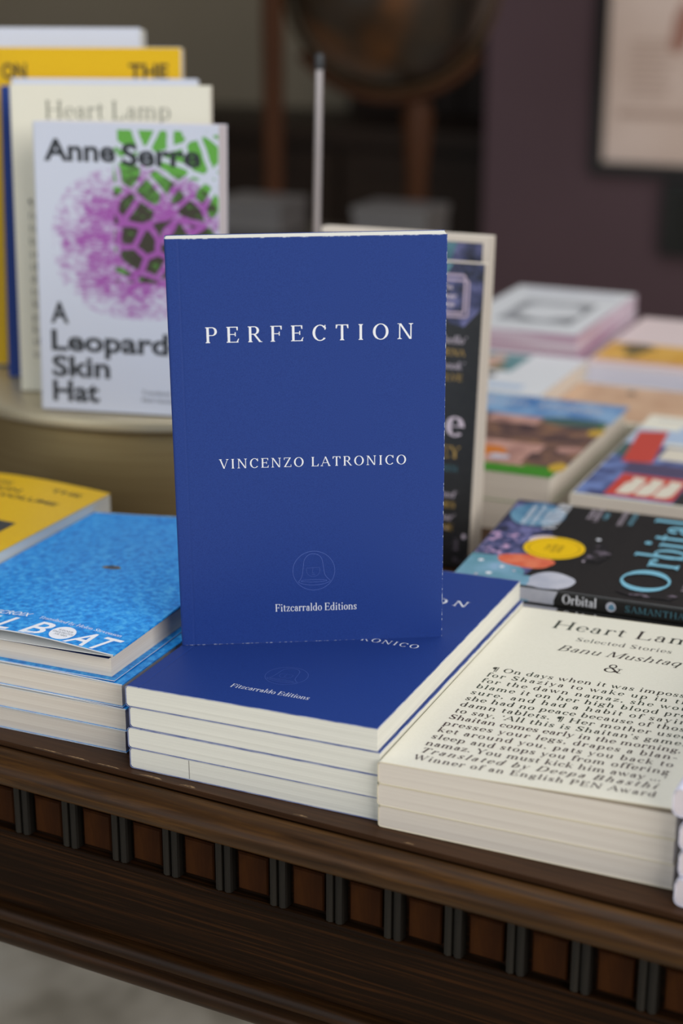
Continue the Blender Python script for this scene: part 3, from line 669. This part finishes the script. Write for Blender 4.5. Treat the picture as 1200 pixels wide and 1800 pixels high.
def cream_up_decor(cv):
    cv.text('Heart Lamp', 22, 176.6, 11.4, GREYGREEN, width=82)
    cv.text('Selected Stories', 64.5, 163, 4.9, GREYGREEN, width=49, align='c')
    cv.text('Banu Mushtaq', 65, 148.5, 7.2, GREYGREEN, width=62, align='c', shear=.26)
    for i, s_ in enumerate(HL_LINES): cv.text(s_, 9.6, 121 - i * 8.2, 4.8, GREENINK, width=106)
hl2 = paperback('paperback_book', 129, 198, 11, CREAM, CREAM, PAGE2, hinge=0, decor=cream_up_decor)
upright(hl2, (-264.8, 316.5, 82.0), 21.04, 85.81, 'cream paperback standing behind the purple and green cover on the plinth')
bl2 = paperback('paperback_book', 125.2, 194.5, 10, decor=blue_decor, m_cover=BLUE, m_edge=CUT, m_page=PAGE, hinge=7)
upright(bl2, (-292.5, 341.5, 82.0), 22.4, 82.2, 'blue paperback standing on the plinth behind the cream one, edge showing')
gr2 = paperback('paperback_book', 126, 198.5, 9, COOLWHITE, COOLWHITE, PAGE, hinge=0)
upright(gr2, (-293.9, 356.0, 82.0), 22.4, 82.2, 'plain pale paperback standing between the blue and the yellow book on the plinth')
def vol_up(cv):
    cv.sans('ON', 13, 196, 10, BLACKINK, width=17, bold=.03); cv.sans('THE', 100, 196, 10, BLACKINK, width=27, bold=.03)
    cv.sans('CALCULATION', 12, 181, 9, BLACKINK, width=92, bold=.03); cv.sans('OF VOLUME', 42, 166, 9, BLACKINK, width=78, bold=.03)
yl2 = paperback('paperback_book', 136, 217, 16, YELLOW, CUTWHITE, PAGE2, hinge=0, decor=vol_up)
upright(yl2, (-325, 372, 82.0), 22.9, 83.2, 'yellow paperback standing on the plinth, black letters along its head')
wh2 = paperback('paperback_book', 131, 227, 28, COOLWHITE, COOLWHITE, PAGE, hinge=0, r=4)
upright(wh2, (-368.5, 405.5, 82.0), 22.9, 83.9, 'thick white paperback standing rearmost on the plinth, behind the yellow one')

# ================================================================ black paperbacks standing in the middle
NEBULA = noisy('blue_violet_nebula', [(.36, srgb(26, 30, 46)), (.5, srgb(62, 66, 104)), (.66, srgb(120, 120, 168))], nscale=75, detail=5, rough=.4)
TEALSKY = noisy('teal_sky_print', [(.35, srgb(50, 92, 110)), (.65, srgb(92, 140, 152))], nscale=60, detail=4, rough=.4)
STARDUST = noisy('star_specks', [(.56, srgb(26, 26, 28)), (.68, srgb(110, 100, 112))], nscale=160, detail=5, rough=.4)
MAUVE = mat('mauve_frame_print', srgb(186, 168, 186), .45)
def black_decor(w_, h_):
    def d(cv):
        cv.poly(NEBULA, [(60, h_ - .5), (60, 160), (92, 168), (102, 150), (112, 148), (121, 158), (w_ - .6, 162), (w_ - .6, h_ - .5)])
        cv.poly(TEALSKY, [(40, h_ - .6), (40, 168), (86, 170), (98, 176), (104, h_ - .6)])
        cv.blob(STARDUST, 115, 13, 9, 9, .3, 5); cv.blob(SOFTPINK, 119.3, 20, 1.3, 1.6); cv.blob(SOFTPINK, 108, 24, .8, .8)
        for k, o_ in ((0, 0), (1, 2.4)):      # nested book outlines of the prize badge
            x1_, y1_, y0_ = 111.6 + o_, 178.6 - 3 * k, 156.2 - 2.2 * k
            cv.line(MAUVE, [(60, y1_), (x1_ - 1, y1_), (x1_, y1_ - 1), (x1_, y0_ + 1), (x1_ - 1, y0_), (60, y0_)], 1.5 - .2 * k)
        cv.sans('The', 104, 170, 2.8, SOFTPINK, width=6, align='r', bold=.02)
        cv.sans('Booker', 107, 164.6, 3.2, SOFTPINK, width=18, align='r', bold=.02); cv.sans('Prize', 105.5, 159.8, 3.2, SOFTPINK, width=14, align='r', bold=.02)
        cv.text('hello\u2019', 114, 137.8, 4.6, SOFTPINK, align='r', shear=.2, bold=10); cv.text('MENA', 113.8, 130.6, 4.0, GOLD, align='r', bold=10)
        cv.text('book\u2019', 113.6, 122.4, 4.6, SOFTPINK, align='r', shear=.2, bold=10); cv.text('TWELVE', 113.2, 115.4, 4.0, GOLD, align='r', bold=10)
        cv.text('e', 115.5, 81.8, 18, SOFTPINK, align='r', bold=26)
        cv.text('EY', 114.2, 68.2, 7.2, GOLD, align='r', bold=14)
        cv.text('TEEN', 113.2, 59.8, 3.6, TEALINK, align='r', bold=10)
        cv.text('and\u2019', 113.2, 43.6, 4.0, SOFTPINK, align='r', shear=.2, bold=10); cv.text('TIMES', 112.8, 37.2, 3.6, GOLD, align='r', bold=10)
        cv.text('our\u2019', 112.4, 29.4, 4.0, SOFTPINK, align='r', shear=.2, bold=10); cv.text('TIME', 112.2, 23, 3.6, GOLD, align='r', bold=10)
    return d
kf = paperback('paperback_book', 123, 185.9, 12, BLACK, BLACK, PAGE2, hinge=0, decor=black_decor(123, 185.9), m_back=PAGE2)
upright(kf, (-68.74, 320.42, .4), 2.29, 84.78, 'black paperback standing behind the upright blue one, large white letter e on it')
def black_back(cv):
    cv.poly(NEBULA, [(40, 193.8), (40, 180), (105.8, 180), (105.8, 193.8)]); cv.poly(TEALSKY, [(20, 193.7), (20, 182), (86, 182), (90, 193.7)])
kb = paperback('paperback_book', 110, 198, 12, BLACK, PAGE2, PAGE2, hinge=0, decor=black_back, border=4.0, m_back=PAGE2)
upright(kb, (-61.5, 349.4, .6), 2.6, 86.6, 'cream-bordered dark paperback standing behind the black one, only its head showing')
MRED = mat('maroon_card', srgb(96, 30, 44), .5)
rd = paperback('paperback_book', 110, 40, 14, MRED, MRED, PAGE2, hinge=0)
place(rd, (-60, 212, .3), 0); rd.scale = (1, 1, 1)
tag(rd, 'small maroon book lying behind the blue stack at the foot of the black paperback', 'book')

# ================================================================ black paperbacks lying spine forward
ORANGE = noisy('coral_print', [(.35, srgb(214, 92, 62)), (.65, srgb(232, 128, 92))], nscale=120, detail=4, rough=.4)
GREYMOON = noisy('pale_grey_print', [(.35, srgb(178, 182, 196)), (.65, srgb(206, 206, 216))], nscale=60, detail=3, rough=.4)
BLUEPLANET = noisy('blue_planet_print', [(.35, srgb(64, 112, 146)), (.65, srgb(104, 150, 176))], nscale=60, detail=4, rough=.4)
VIOLET = noisy('violet_speckle_print', [(.40, srgb(46, 54, 92)), (.54, srgb(92, 96, 140)), (.64, srgb(206, 164, 196))], nscale=210, detail=4, rough=.4)
TEALPALE = noisy('pale_teal_print', [(.35, srgb(84, 142, 158)), (.6, srgb(128, 172, 196)), (.7, srgb(150, 180, 212))], nscale=40, detail=3, rough=.4)
STICKER = mat('yellow_sticker', srgb(240, 196, 8), .35); STICKINK = mat('sticker_ink', srgb(150, 112, 6), .45)
OT = 9.3
olift = lambda x, y: 4.2 * max(0, x / 133) ** 2
def orbital_decor(cv):
    cv.rect(NEBULA, 1.6, 171, 132.5, 197.6, 20); cv.blob(NEBULA, 70, 172, 26, 10, .2, 3); cv.blob(NEBULA, 24, 172, 22, 12, .2, 5)
    cv.blob(BLUEPLANET, 112, 180, 19, 16.5, .05, 2)
    cv.rect(VIOLET, 42, 178, 80, 197.6, 10)
    cv.rect(TEALPALE, 1.5, 150, 16, 197.7, 8); cv.rect(TEALPALE, 16, 178, 40, 197.7, 8); cv.blob(TEALPALE, 18, 178, 15, 16, .1, 4)
    cv.blob(ORANGE, 38, 166, 10, 17, .12, 3)
    cv.blob(GREYMOON, 13, 145, 12.5, 13, .1, 8); cv.rect(GREYMOON, 1.5, 138, 9, 156, 2)
    cv.blob(SOFTPINK, 72, 163, 9, 11, .05, 2)
    cv.blob(STICKER, 62.5, 156.6, 17.5, 17.5)
    circ = [(62.5 + 14.5 * math.cos(i * PI / 18), 156.6 + 14.5 * math.sin(i * PI / 18)) for i in range(37)]
    cv.line(STICKINK, circ, .5)
    for k, wd in enumerate((9, 12, 11)): cv.sans(('THE', 'BOOKER', 'PRIZE')[k], 62.5, 159 - k * 3.6, 2.4, STICKINK, width=wd, align='c', bold=.02)
    for x, y, q in ((30, 190, 1.6), (24, 176, 1.4), (12, 180, 1.8), (20, 168, 1.0), (84, 136, 1.4), (48, 136, .9), (8, 186, 1.1)): cv.blob(WHITE if q > 1.2 else SOFTPINK, x, y, q, q)
    cv.blob(STARDUST, 62, 131, 13, 7, .3, 4); cv.blob(STARDUST, 12, 92, 5, 16, .3, 9)
    for (t, m, x, y, cp) in (('SPELLBINDING', WHITE, 110, 183, 3.0), ('A WORK OF ART', WHITE, 110, 177.5, 3.0), ('BEAUTIFUL', WHITE, 110, 172, 3.0), ('WINNER', WHITE, 112, 164, 7.5)):
        cv.text(t, x, y, cp, m, align='c', bold=24)
    for (t, m, y) in (('TENDER', SOFTPINK, 148), ('LUMINOUS', SOFTPINK, 144), ('RARE', PALEBLUE, 139), ('ENTRANCED', SOFTPINK, 129), ('NOVELIST', PALEBLUE, 123)):
        cv.text(t, 122, y, 2.8, m, align='c', bold=14)
    cv.text('O', 13, 84.5, 26, PALEBLUE, xs=1.27, bold=10); cv.text('rbital', 52, 84.5, 26, PALEBLUE, width=78, xs=.9, bold=12)
    cv.text('A NOVEL', 22, 74, 3, SOFTPINK)
def orbital_spine(cs):
    cs.poly(GREYMOON, rect(.4, 1.0, 58, OT - 1.0)); cs.poly(TEALPALE, rect(.4, .9, 44, OT - .6))
    cs.poly(GREYMOON, [(30, OT - .6), (36, 2.2), (57, 1.4), (60, OT - .6)])
    cs.text('Orbital', 62.5, 2.6, 5.2, WHITE, width=19, bold=16)
    cs.blob(GREYMOON, 89, 4.4, 2.7, 2.7); cs.blob(BLUEPLANET, 89.4, 4.2, 1.5, 1.9, .3, 3)
    cs.text('SAMANTHA HARVEY', 96.5, 2.8, 3.6, TEALINK, width=56, bold=12)
o0 = paperback('paperback_book', 133, 198, OT, BLACK, BLACK, PAGE2, hinge=0, decor=orbital_decor, spine_decor=orbital_spine, lift=olift)
o1 = paperback('paperback_book', 133, 198, OT, BLACK, BLACK, PAGE2, hinge=0, spine_decor=orbital_spine)
stack(o1, 4, (280, 213, 0), 92, OT, 0, 133, [
    'lowest black paperback of the spine-forward stack behind the cream books',
    'black paperback second from the table in the spine-forward stack behind the cream books',
    'black paperback just under the yellow-stickered one, behind the cream books',
    'black paperback with round yellow sticker and pale blue title, topmost of its stack'], 'book', 'black paperbacks lying spine forward', top=o0, jit=.7, seed=9)

# ================================================================ books lying on the far right of the table
def flat(name_, w_, h_, T_, mc, me_, mp_, decor, n, loc, rz, labels, group, jit=1.5, seed=2, low=None):
    p = paperback('paperback_book', w_, h_, T_, low or mc, low or me_, mp_, hinge=0, decor=None)
    t = paperback('paperback_book', w_, h_, T_, mc, me_, mp_, hinge=0, decor=decor)
    if n == 1:
        for ch in list(p.children): bpy.data.objects.remove(ch)
        bpy.data.objects.remove(p); p = t
    return stack(p, n, loc, rz, T_, 0, w_, labels, 'book', group if n > 1 else None, top=t if n > 1 else None, jit=jit, seed=seed)
SKYP = noisy('sky_print', [(.35, srgb(72, 124, 182)), (.62, srgb(140, 176, 210))], nscale=45, detail=3, rough=.4)
BROWNP = noisy('brown_city_print', [(.35, srgb(72, 56, 58)), (.5, srgb(112, 84, 74)), (.65, srgb(150, 112, 82))], nscale=60, detail=4, rough=.4)
PINKP = noisy('pink_house_print', [(.35, srgb(160, 118, 108)), (.65, srgb(206, 160, 146))], nscale=70, detail=3, rough=.4)
ORNG = mat('orange_print', srgb(206, 120, 40), .4); GRN = mat('green_edge_print', srgb(64, 138, 36), .4); YEL = mat('mustard_print', srgb(202, 164, 58), .4); DKG = mat('dark_green_print', srgb(66, 96, 92), .4)
def green_decor(cv):
    cv.rect(SKYP, 1.6, 140, 127, 196.8, 4)
    cv.poly(BROWNP, [(1.6, 140), (40, 142), (127, 128), (127, 24), (1.6, 24)])
    cv.blob(DKG, 100, 137, 24, 12, .2, 1); cv.rect(PINKP, 1.6, 18, 100, 72, 2); cv.blob(PINKP, 118, 66, 9, 9, .2, 2)
    cv.blob(ORNG, 62, 44, 16, 16, .2, 4); cv.rect(BROWNP, 96, 22, 118, 52, 1); cv.blob(YEL, 122, 24, 6, 10, .1, 5); cv.blob(YEL, 123, 116, 6, 8, .1, 6)
    cv.blob(GREYMOON, 78, 34, 7, 6, .2, 7); cv.rect(PINKP, 40, 120, 78, 140, 1)
    cv.sans('THE CITY', 12, 168, 13, GREYMOON, width=44, bold=.02); cv.sans('STORIES', 64, 168, 13, GREYMOON, width=48, bold=.02)
flat('g', 124, 197, 19.8, GRN, GRN, PAGE2, green_decor, 2, (-44, 395.6, 0), .5,
     ['thick paperback beneath the green-edged one with the painted town cover',
      'green-edged paperback with blue sky and brown town picture, behind the black paperbacks'], 'green-edged paperbacks behind the black books', jit=.4, low=PAGE2)
REDP = mat('red_print', srgb(198, 70, 58), .4); NAVYP = noisy('navy_pattern_print', [(.4, srgb(62, 72, 116)), (.6, srgb(112, 134, 188))], nscale=70, detail=3, rough=.4)
PALEP = mat('pale_sky_print', srgb(176, 196, 220), .4); CREAMP = mat('cream_print', srgb(222, 214, 196), .4); DARKP = mat('dark_print', srgb(40, 40, 44), .4)
PLUM = mat('plum_band_print', srgb(78, 72, 102), .4)
def red_decor(cv):
    cv.rect(NAVYP, 1.6, 2, 127, 130, 3); cv.rect(PALEP, 1.6, 130, 30, 172, 2); cv.rect(DKG, 2, 96, 12, 128, 1)
    cv.poly(REDP, [(12, 82), (32, 86), (24, 168), (4, 162)]); cv.rect(CREAMP, 33, 96, 60, 126, 2); cv.rect(PALEP, 30, 138, 60, 184, 2); cv.rect(SKYP, 62, 100, 110, 190, 2)
    cv.rect(PLUM, 18, 58, 127, 84, 3); cv.rect(REDP, 20, 6, 64, 56, 2)
    for k in range(3): cv.poly(CREAMP, [(26 + k * 12, 12), (34 + k * 12, 12), (37 + k * 12, 18), (38 + k * 12, 48), (29 + k * 12, 50), (30 + k * 12, 40), (27 + k * 12, 34)])
    cv.rect(DARKP, 65, 2, 92, 56, 2); cv.rect(CREAMP, 94, 4, 126, 50, 2)
    for k in range(3): cv.text('ANNA', 8 + 30 * k, 192, 8, GREYMOON, bold=10)
flat('r', 129, 210, 11.8, CREAM, CREAM, PAGE2, red_decor, 3, (97, 384, 0), 0,
     ['lowest paperback of the red and navy covered stack at the right table side',
      'middle paperback of the red and navy covered stack at the right table side',
      'paperback with red and navy patchwork cover, topmost of its stack'], 'patchwork paperbacks at the right', seed=5)
TAN = noisy('peach_print', [(.35, srgb(196, 156, 124)), (.65, srgb(214, 178, 146))], nscale=40, detail=3, rough=.4)
def peach_decor(cv):
    cv.rect(TAN, 2, 4, 111, 183, 4); cv.blob(REDP, 98, 74, 6, 9, .2, 2); cv.blob(DARKP, 92, 132, 4, 4, .3, 3); cv.blob(TAN, 60, 90, 20, 40, .2, 5)
flat('p', 113, 187, 12.6, CREAM, CREAM, PAGE2, peach_decor, 2, (190, 600, 0), 90,
     ['cream paperback beneath the peach-covered one', 'peach-covered paperback with a small red spot, behind the patchwork cover'], 'peach paperbacks at the right', seed=6)
AMBER = noisy('amber_print', [(.35, srgb(212, 158, 58)), (.65, srgb(228, 180, 84))], nscale=40, detail=3, rough=.4)
PALEPINK = mat('pale_pink_card', srgb(226, 208, 206), .4)
def amber_decor(cv):
    cv.rect(AMBER, 2, 26, 127, 94, 4); cv.blob(CHARCOAL, 27, 82, 15, 10, .3, 3); cv.blob(OCHRE, 30, 62, 9, 18, .3, 2); cv.rect(REDP, 4, 20, 127, 23, 3); cv.blob(OCHRE, 92, 70, 8, 14, .3, 6)
flat('y', 129, 209, 17.6, PALEPINK, PALEPINK, LAVWHITE, amber_decor, 2, (4, 735, 0), 0,
     ['pale pink paperback beneath the one with the amber picture', 'pale pink paperback with a wide amber picture, at the far right'], 'pale pink paperbacks at the far right', seed=7)
GREYP = noisy('grey_photo_print', [(.35, srgb(92, 96, 100)), (.6, srgb(168, 170, 174))], nscale=26, detail=3, rough=.4)
OFFW = mat('off_white_card', srgb(226, 228, 230), .38); MAUVEP = mat('mauve_cover_edge', srgb(168, 112, 146), .5)
MAUVEPAGE = noisy('mauve_streaked_page_edges', [(.4, srgb(186, 140, 168)), (.58, srgb(226, 212, 222))], scale=(6, 6, 260), nscale=1, detail=2, rough=.8)
def grey_decor(cv):
    cv.rect(GREYP, 30, 40, 98, 136, 3); cv.blob(OFFW, 66, 88, 26, 34, .2, 4); cv.rect(GREYMOON, 16, 176, 104, 186, 2)
flat('w', 117, 203, 18, OFFW, MAUVEP, MAUVEPAGE, grey_decor, 3, (-123, 752, 0), 0,
     ['lowest white paperback of the mauve-edged stack at the far table end', 'middle white paperback of the mauve-edged stack at the far table end',
      'white paperback with grey photograph, topmost of the mauve-edged stack'], 'white mauve-edged paperbacks at the far end', seed=8)
TEALP = mat('teal_print', srgb(96, 142, 146), .4); SKINP = mat('skin_tone_print', srgb(204, 168, 150), .4)
def teal_decor(cv):
    cv.poly(TEALP, [(62, 46), (124, 46), (124, 84), (80, 110), (62, 80)]); cv.blob(SKINP, 94, 72, 22, 10, .2, 3); cv.blob(DARKP, 46, 62, 9, 9, .2, 2); cv.blob(OCHRE, 72, 60, 10, 7, .2, 8)
    cv.rect(PALEP, 8, 20, 22, 90, 2)
flat('t', 130, 198, 13.1, OFFW, OFFW, PAGE2, teal_decor, 3, (10, 603, 0), 90,
     ['lowest white paperback of the stack behind the green-edged books', 'middle white paperback of the stack behind the green-edged books',
      'white paperback with teal and skin-toned picture, behind the green-edged books'], 'white paperbacks behind the green-edged ones', seed=10)
lv = paperback('paperback_book', 129, 198, 12.2, LAVWHITE, LAVWHITE, PINKPAGE, hinge=0, r=3)
stack(lv, 5, (258.6, -14, 0), -2, 12.2, 0, 129, [
    'lowest lavender-white book of the stack beside the cream books', 'lavender-white book second from the table beside the cream books',
    'lavender-white book third from the table beside the cream books', 'lavender-white book fourth from the table beside the cream books',
    'lavender-white book topmost of its stack, jutting over the cream cover'], 'book', 'lavender-white books at the right table edge',
    shifts=[(0, 0), (.6, 1.2), (.2, .6), (-4.2, 4), (-1, 12)])

# ================================================================ chrome rod behind the books
CHROME = mat('brushed_steel', srgb(214, 206, 206), .35, metal=.55)
rod = empty('metal_rod_stand', (-117, 462, 81.8)); tag(rod, 'thin upright steel rod standing behind the books on the table', 'rod')
mb = MB(); mb.tube([(0, 0, 4), (1.8, 0, 100), (4, 0, 206)], 2.5, CHROME, 16); mb.build('rod', rod, smooth=True)
mb = MB(); mb.lathe([(3.0, 204), (3.3, 206), (3.3, 213), (2.4, 214.5)], CHARCOAL, 16, (4, 0)); mb.build('cap', rod, smooth=True)
mb = MB(); mb.lathe([(24, .2), (25, 1.5), (24, 4), (4, 5.5)], CHROME, 32); mb.build('base', rod, smooth=True)

# ================================================================ the room behind, far out of focus
WREAR = wood('dark_cabinet_wood', (28, 19, 14), (36, 25, 18), (44, 31, 22), rough=.45, sc=(3, 3, 30))
WCHEST = wood('orange_brown_wood', (50, 27, 12), (64, 35, 16), (76, 43, 20), rough=.5, sc=(30, 30, 5))
gl = empty('floor_globe', (-697, 2022, FZ)); tag(gl, 'large dark antique globe in a wooden floor stand behind the table', 'globe')
GLOBE = noisy('dark_umber_globe', [(.36, srgb(24, 17, 9)), (.5, srgb(44, 28, 11)), (.64, srgb(88, 50, 12))], nscale=7, detail=6, rough=.4)
mb = MB(); R_ = 165; zc = 1075
mb.lathe([(max(.5, R_ * math.cos(a)), zc + R_ * math.sin(a)) for a in [-PI / 2 + PI * k / 40 for k in range(41)]], GLOBE, 72); mb.build('sphere', gl, smooth=True)
mb = MB()
ring = [((R_ + 9) * math.cos(a) * .92, (R_ + 9) * math.cos(a) * .38, zc + (R_ + 9) * math.sin(a)) for a in [2 * PI * k / 72 for k in range(73)]]
mb.tube(ring, 6, mat('dull_brass', srgb(72, 52, 28), .5, metal=.5), 8); mb.build('meridian_ring', gl, smooth=True)
e = Vector((.915, .4034, 0)); px_ = e * 46
mb = MB(); mb.lathe([(150, 0), (165, 14), (160, 34), (70, 52), (34, 90), (26, 140), (34, 200), (22, 330), (26, 520), (18, 760), (26, 860), (20, zc - R_ - 26)], WCHEST, 32, (px_.x, px_.y)); mb.build('post', gl, smooth=True)
mb = MB(); mb.tube([tuple(e * ((R_ + 22) * math.sin(t)) + Vector((0, 0, zc - (R_ + 22) * math.cos(t)))) for t in [-.9 + .1 * k for k in range(19)]], 9, WCHEST, 10); mb.build('cradle', gl, smooth=True)
po = empty('coat_stand', (-851, 1900, FZ)); tag(po, 'slim brown wooden coat stand in front of the grey wall, left of the globe', 'coat stand')
mb = MB(); mb.lathe([(17, 120), (19, 300), (16, 700), (18, 1000), (15, 1500), (18, 1690), (6, 1720)], WCHEST, 20); mb.build('pole', po, smooth=True)
for k in range(3):
    t = 2 * PI * k / 3 + .4
    mb = MB(); mb.tube([(0, 0, 150), (70 * math.cos(t), 70 * math.sin(t), 90), (150 * math.cos(t), 150 * math.sin(t), 12)], [16, 14, 11], WCHEST, 10); mb.build('foot', po, smooth=True)
    mb = MB(); mb.tube([(0, 0, 1600), (50 * math.cos(t), 50 * math.sin(t), 1600), (90 * math.cos(t), 90 * math.sin(t), 1650)], 8, WCHEST, 10); mb.build('hook', po, smooth=True)
cab = empty('wooden_cabinet', (0, 0, FZ)); tag(cab, 'tall dark wooden cabinet against the far wall behind the globe', 'cabinet')
cx0, cx1 = -1440, -790
mb = MB(); mb.box(cx0, 3560, 0, cx1, 3880, 2300, WREAR); mb.box(cx0 - 30, 3540, 2300, cx1 + 20, 3885, 2350, WREAR); mb.build('carcass', cab)
for i in range(2):
    a = cx0 + 10 + i * (cx1 - cx0) / 2; b = a + (cx1 - cx0) / 2 - 20
    mb = MB(); mb.box(a, 3538, 60, b, 3558, 2270, WREAR); mb.box(a + 70, 3530, 150, b - 70, 3540, 1000, WREAR); mb.box(a + 70, 3530, 1090, b - 70, 3540, 2180, WREAR)
    d = mb.build('door', cab)
    mb = MB(); mb.lathe([(9, 1030), (12, 1040), (9, 1050)], CHROME, 16, ((b - 25) if i == 0 else (a + 25), 3522)); mb.build('knob', d)
sbd = empty('sideboard', (0, 0, FZ)); tag(sbd, 'long low dark sideboard along the far grey wall', 'sideboard')
mb = MB(); mb.box(-3000, 3120, 60, -820, 3520, 690, WREAR); mb.build('carcass', sbd)
mb = MB(); mb.box(-3030, 3090, 690, -800, 3530, 728, WREAR); mb.build('top', sbd)
for i in range(5):
    a = -2980 + i * 432
    mb = MB(); mb.box(a, 3100, 90, a + 412, 3119.5, 670, WREAR); mb.box(a + 60, 3092, 150, a + 352, 3101, 610, WREAR); d = mb.build('door', sbd)
    mb = MB(); mb.lathe([(10, 370), (13, 382), (10, 394)], CHROME, 16, (a + 390, 3085)); mb.build('knob', d)
for x, y in ((-2960, 3150), (-860, 3150), (-2960, 3490), (-860, 3490)):
    mb = MB(); mb.box(x - 25, y - 25, 0, x + 25, y + 25, 60, WREAR); mb.build('foot', sbd)
GLOSS = mat('glossy_black_top', srgb(26, 24, 24), .12)
lt = empty('side_table', (0, 0, FZ)); tag(lt, 'glossy black side table in the dark area below the globe', 'table')
mb = MB(); mb.box(-900, 1440, 701, -455, 1705, 725, GLOSS); mb.build('top', lt)
for x, y in ((-870, 1470), (-485, 1470), (-870, 1675), (-485, 1675)):
    mb = MB(); mb.box(x - 20, y - 20, 0, x + 20, y + 20, 701, WREAR); mb.build('leg', lt)
GREYBOX = mat('highlight_grey', srgb(98, 94, 92), .4)  # added boxes whose grey stands in for soft highlights on the glossy table
for (x, y, w_, d_, h_, lab) in ((-579, 1600, 110, 90, 46, 'made-up grey box standing in for a soft highlight, directly below the globe'), (-800, 1600, 105, 90, 44, 'made-up grey box standing in for a soft highlight, seen left of the steel rod'),):
    t = empty('highlight_box', (x, y, FZ + 725.2)); tag(t, lab, 'box', 'made-up highlight boxes on the side table')
    mb = MB(); mb.box(0, 0, 0, w_, d_, h_ - 12, GREYBOX); mb.build('body', t)
    mb = MB(); mb.box(-2, -2, h_ - 12, w_ + 2, d_ + 2, h_, GREYBOX); mb.build('lid', t)

# framed print on the maroon wall
FRAMEB = mat('black_frame', srgb(16, 17, 15), .4)
PRINT = noisy('aged_pinkish_paper', [(.35, srgb(206, 182, 168)), (.65, srgb(216, 194, 182))], nscale=6, detail=3, rough=.6)
PTEXT = mat('faint_brown_print', srgb(176, 150, 136), .6); PRED = mat('faint_rust_print', srgb(158, 112, 96), .6)
fr = empty('framed_poster', (0, 0, 0)); tag(fr, 'black-framed pinkish poster hanging on the maroon wall', 'poster')
fx0, fx1, fz0, fz1 = -548, -40, -52, 640; bw = 22
mb = MB(); mb.box(fx0, 2728, fz0, fx0 + bw, 2749.5, fz1, FRAMEB); mb.box(fx1 - bw, 2728, fz0, fx1, 2749.5, fz1, FRAMEB)
mb.box(fx0 + bw, 2728, fz0, fx1 - bw, 2749.5, fz0 + bw, FRAMEB); mb.box(fx0 + bw, 2728, fz1 - bw, fx1 - bw, 2749.5, fz1, FRAMEB); mb.build('frame', fr)
mb = MB(); mb.box(fx0 + bw, 2740, fz0 + bw, fx1 - bw, 2749, fz1 - bw, PRINT)
for k in range(9):
    z = 200 - k * 13; mb.box(-480, 2739.6, z, -395 - (k % 3) * 9, 2740, z + 5, PTEXT)
mb.box(-500, 2739.6, 58, -330, 2740, 72, PTEXT)
mb.prism([(-405, 190), (-385, 180), (-368, 205), (-360, 260), (-380, 285), (-398, 250)], 2739.5, 2740, PRED)
mb.build('print', fr)
f2 = empty('picture_frame', (0, 0, 0)); tag(f2, 'black picture hanging below the pinkish poster on the maroon wall', 'picture')
mb = MB(); mb.box(-395, 2722, -205, -60, 2749.5, -62, FRAMEB); mb.build('frame', f2)
mb = MB(); mb.box(-380, 2720, -190, -75, 2722, -77, mat('dark_glass', srgb(20, 22, 22), .15)); mb.build('panel', f2)
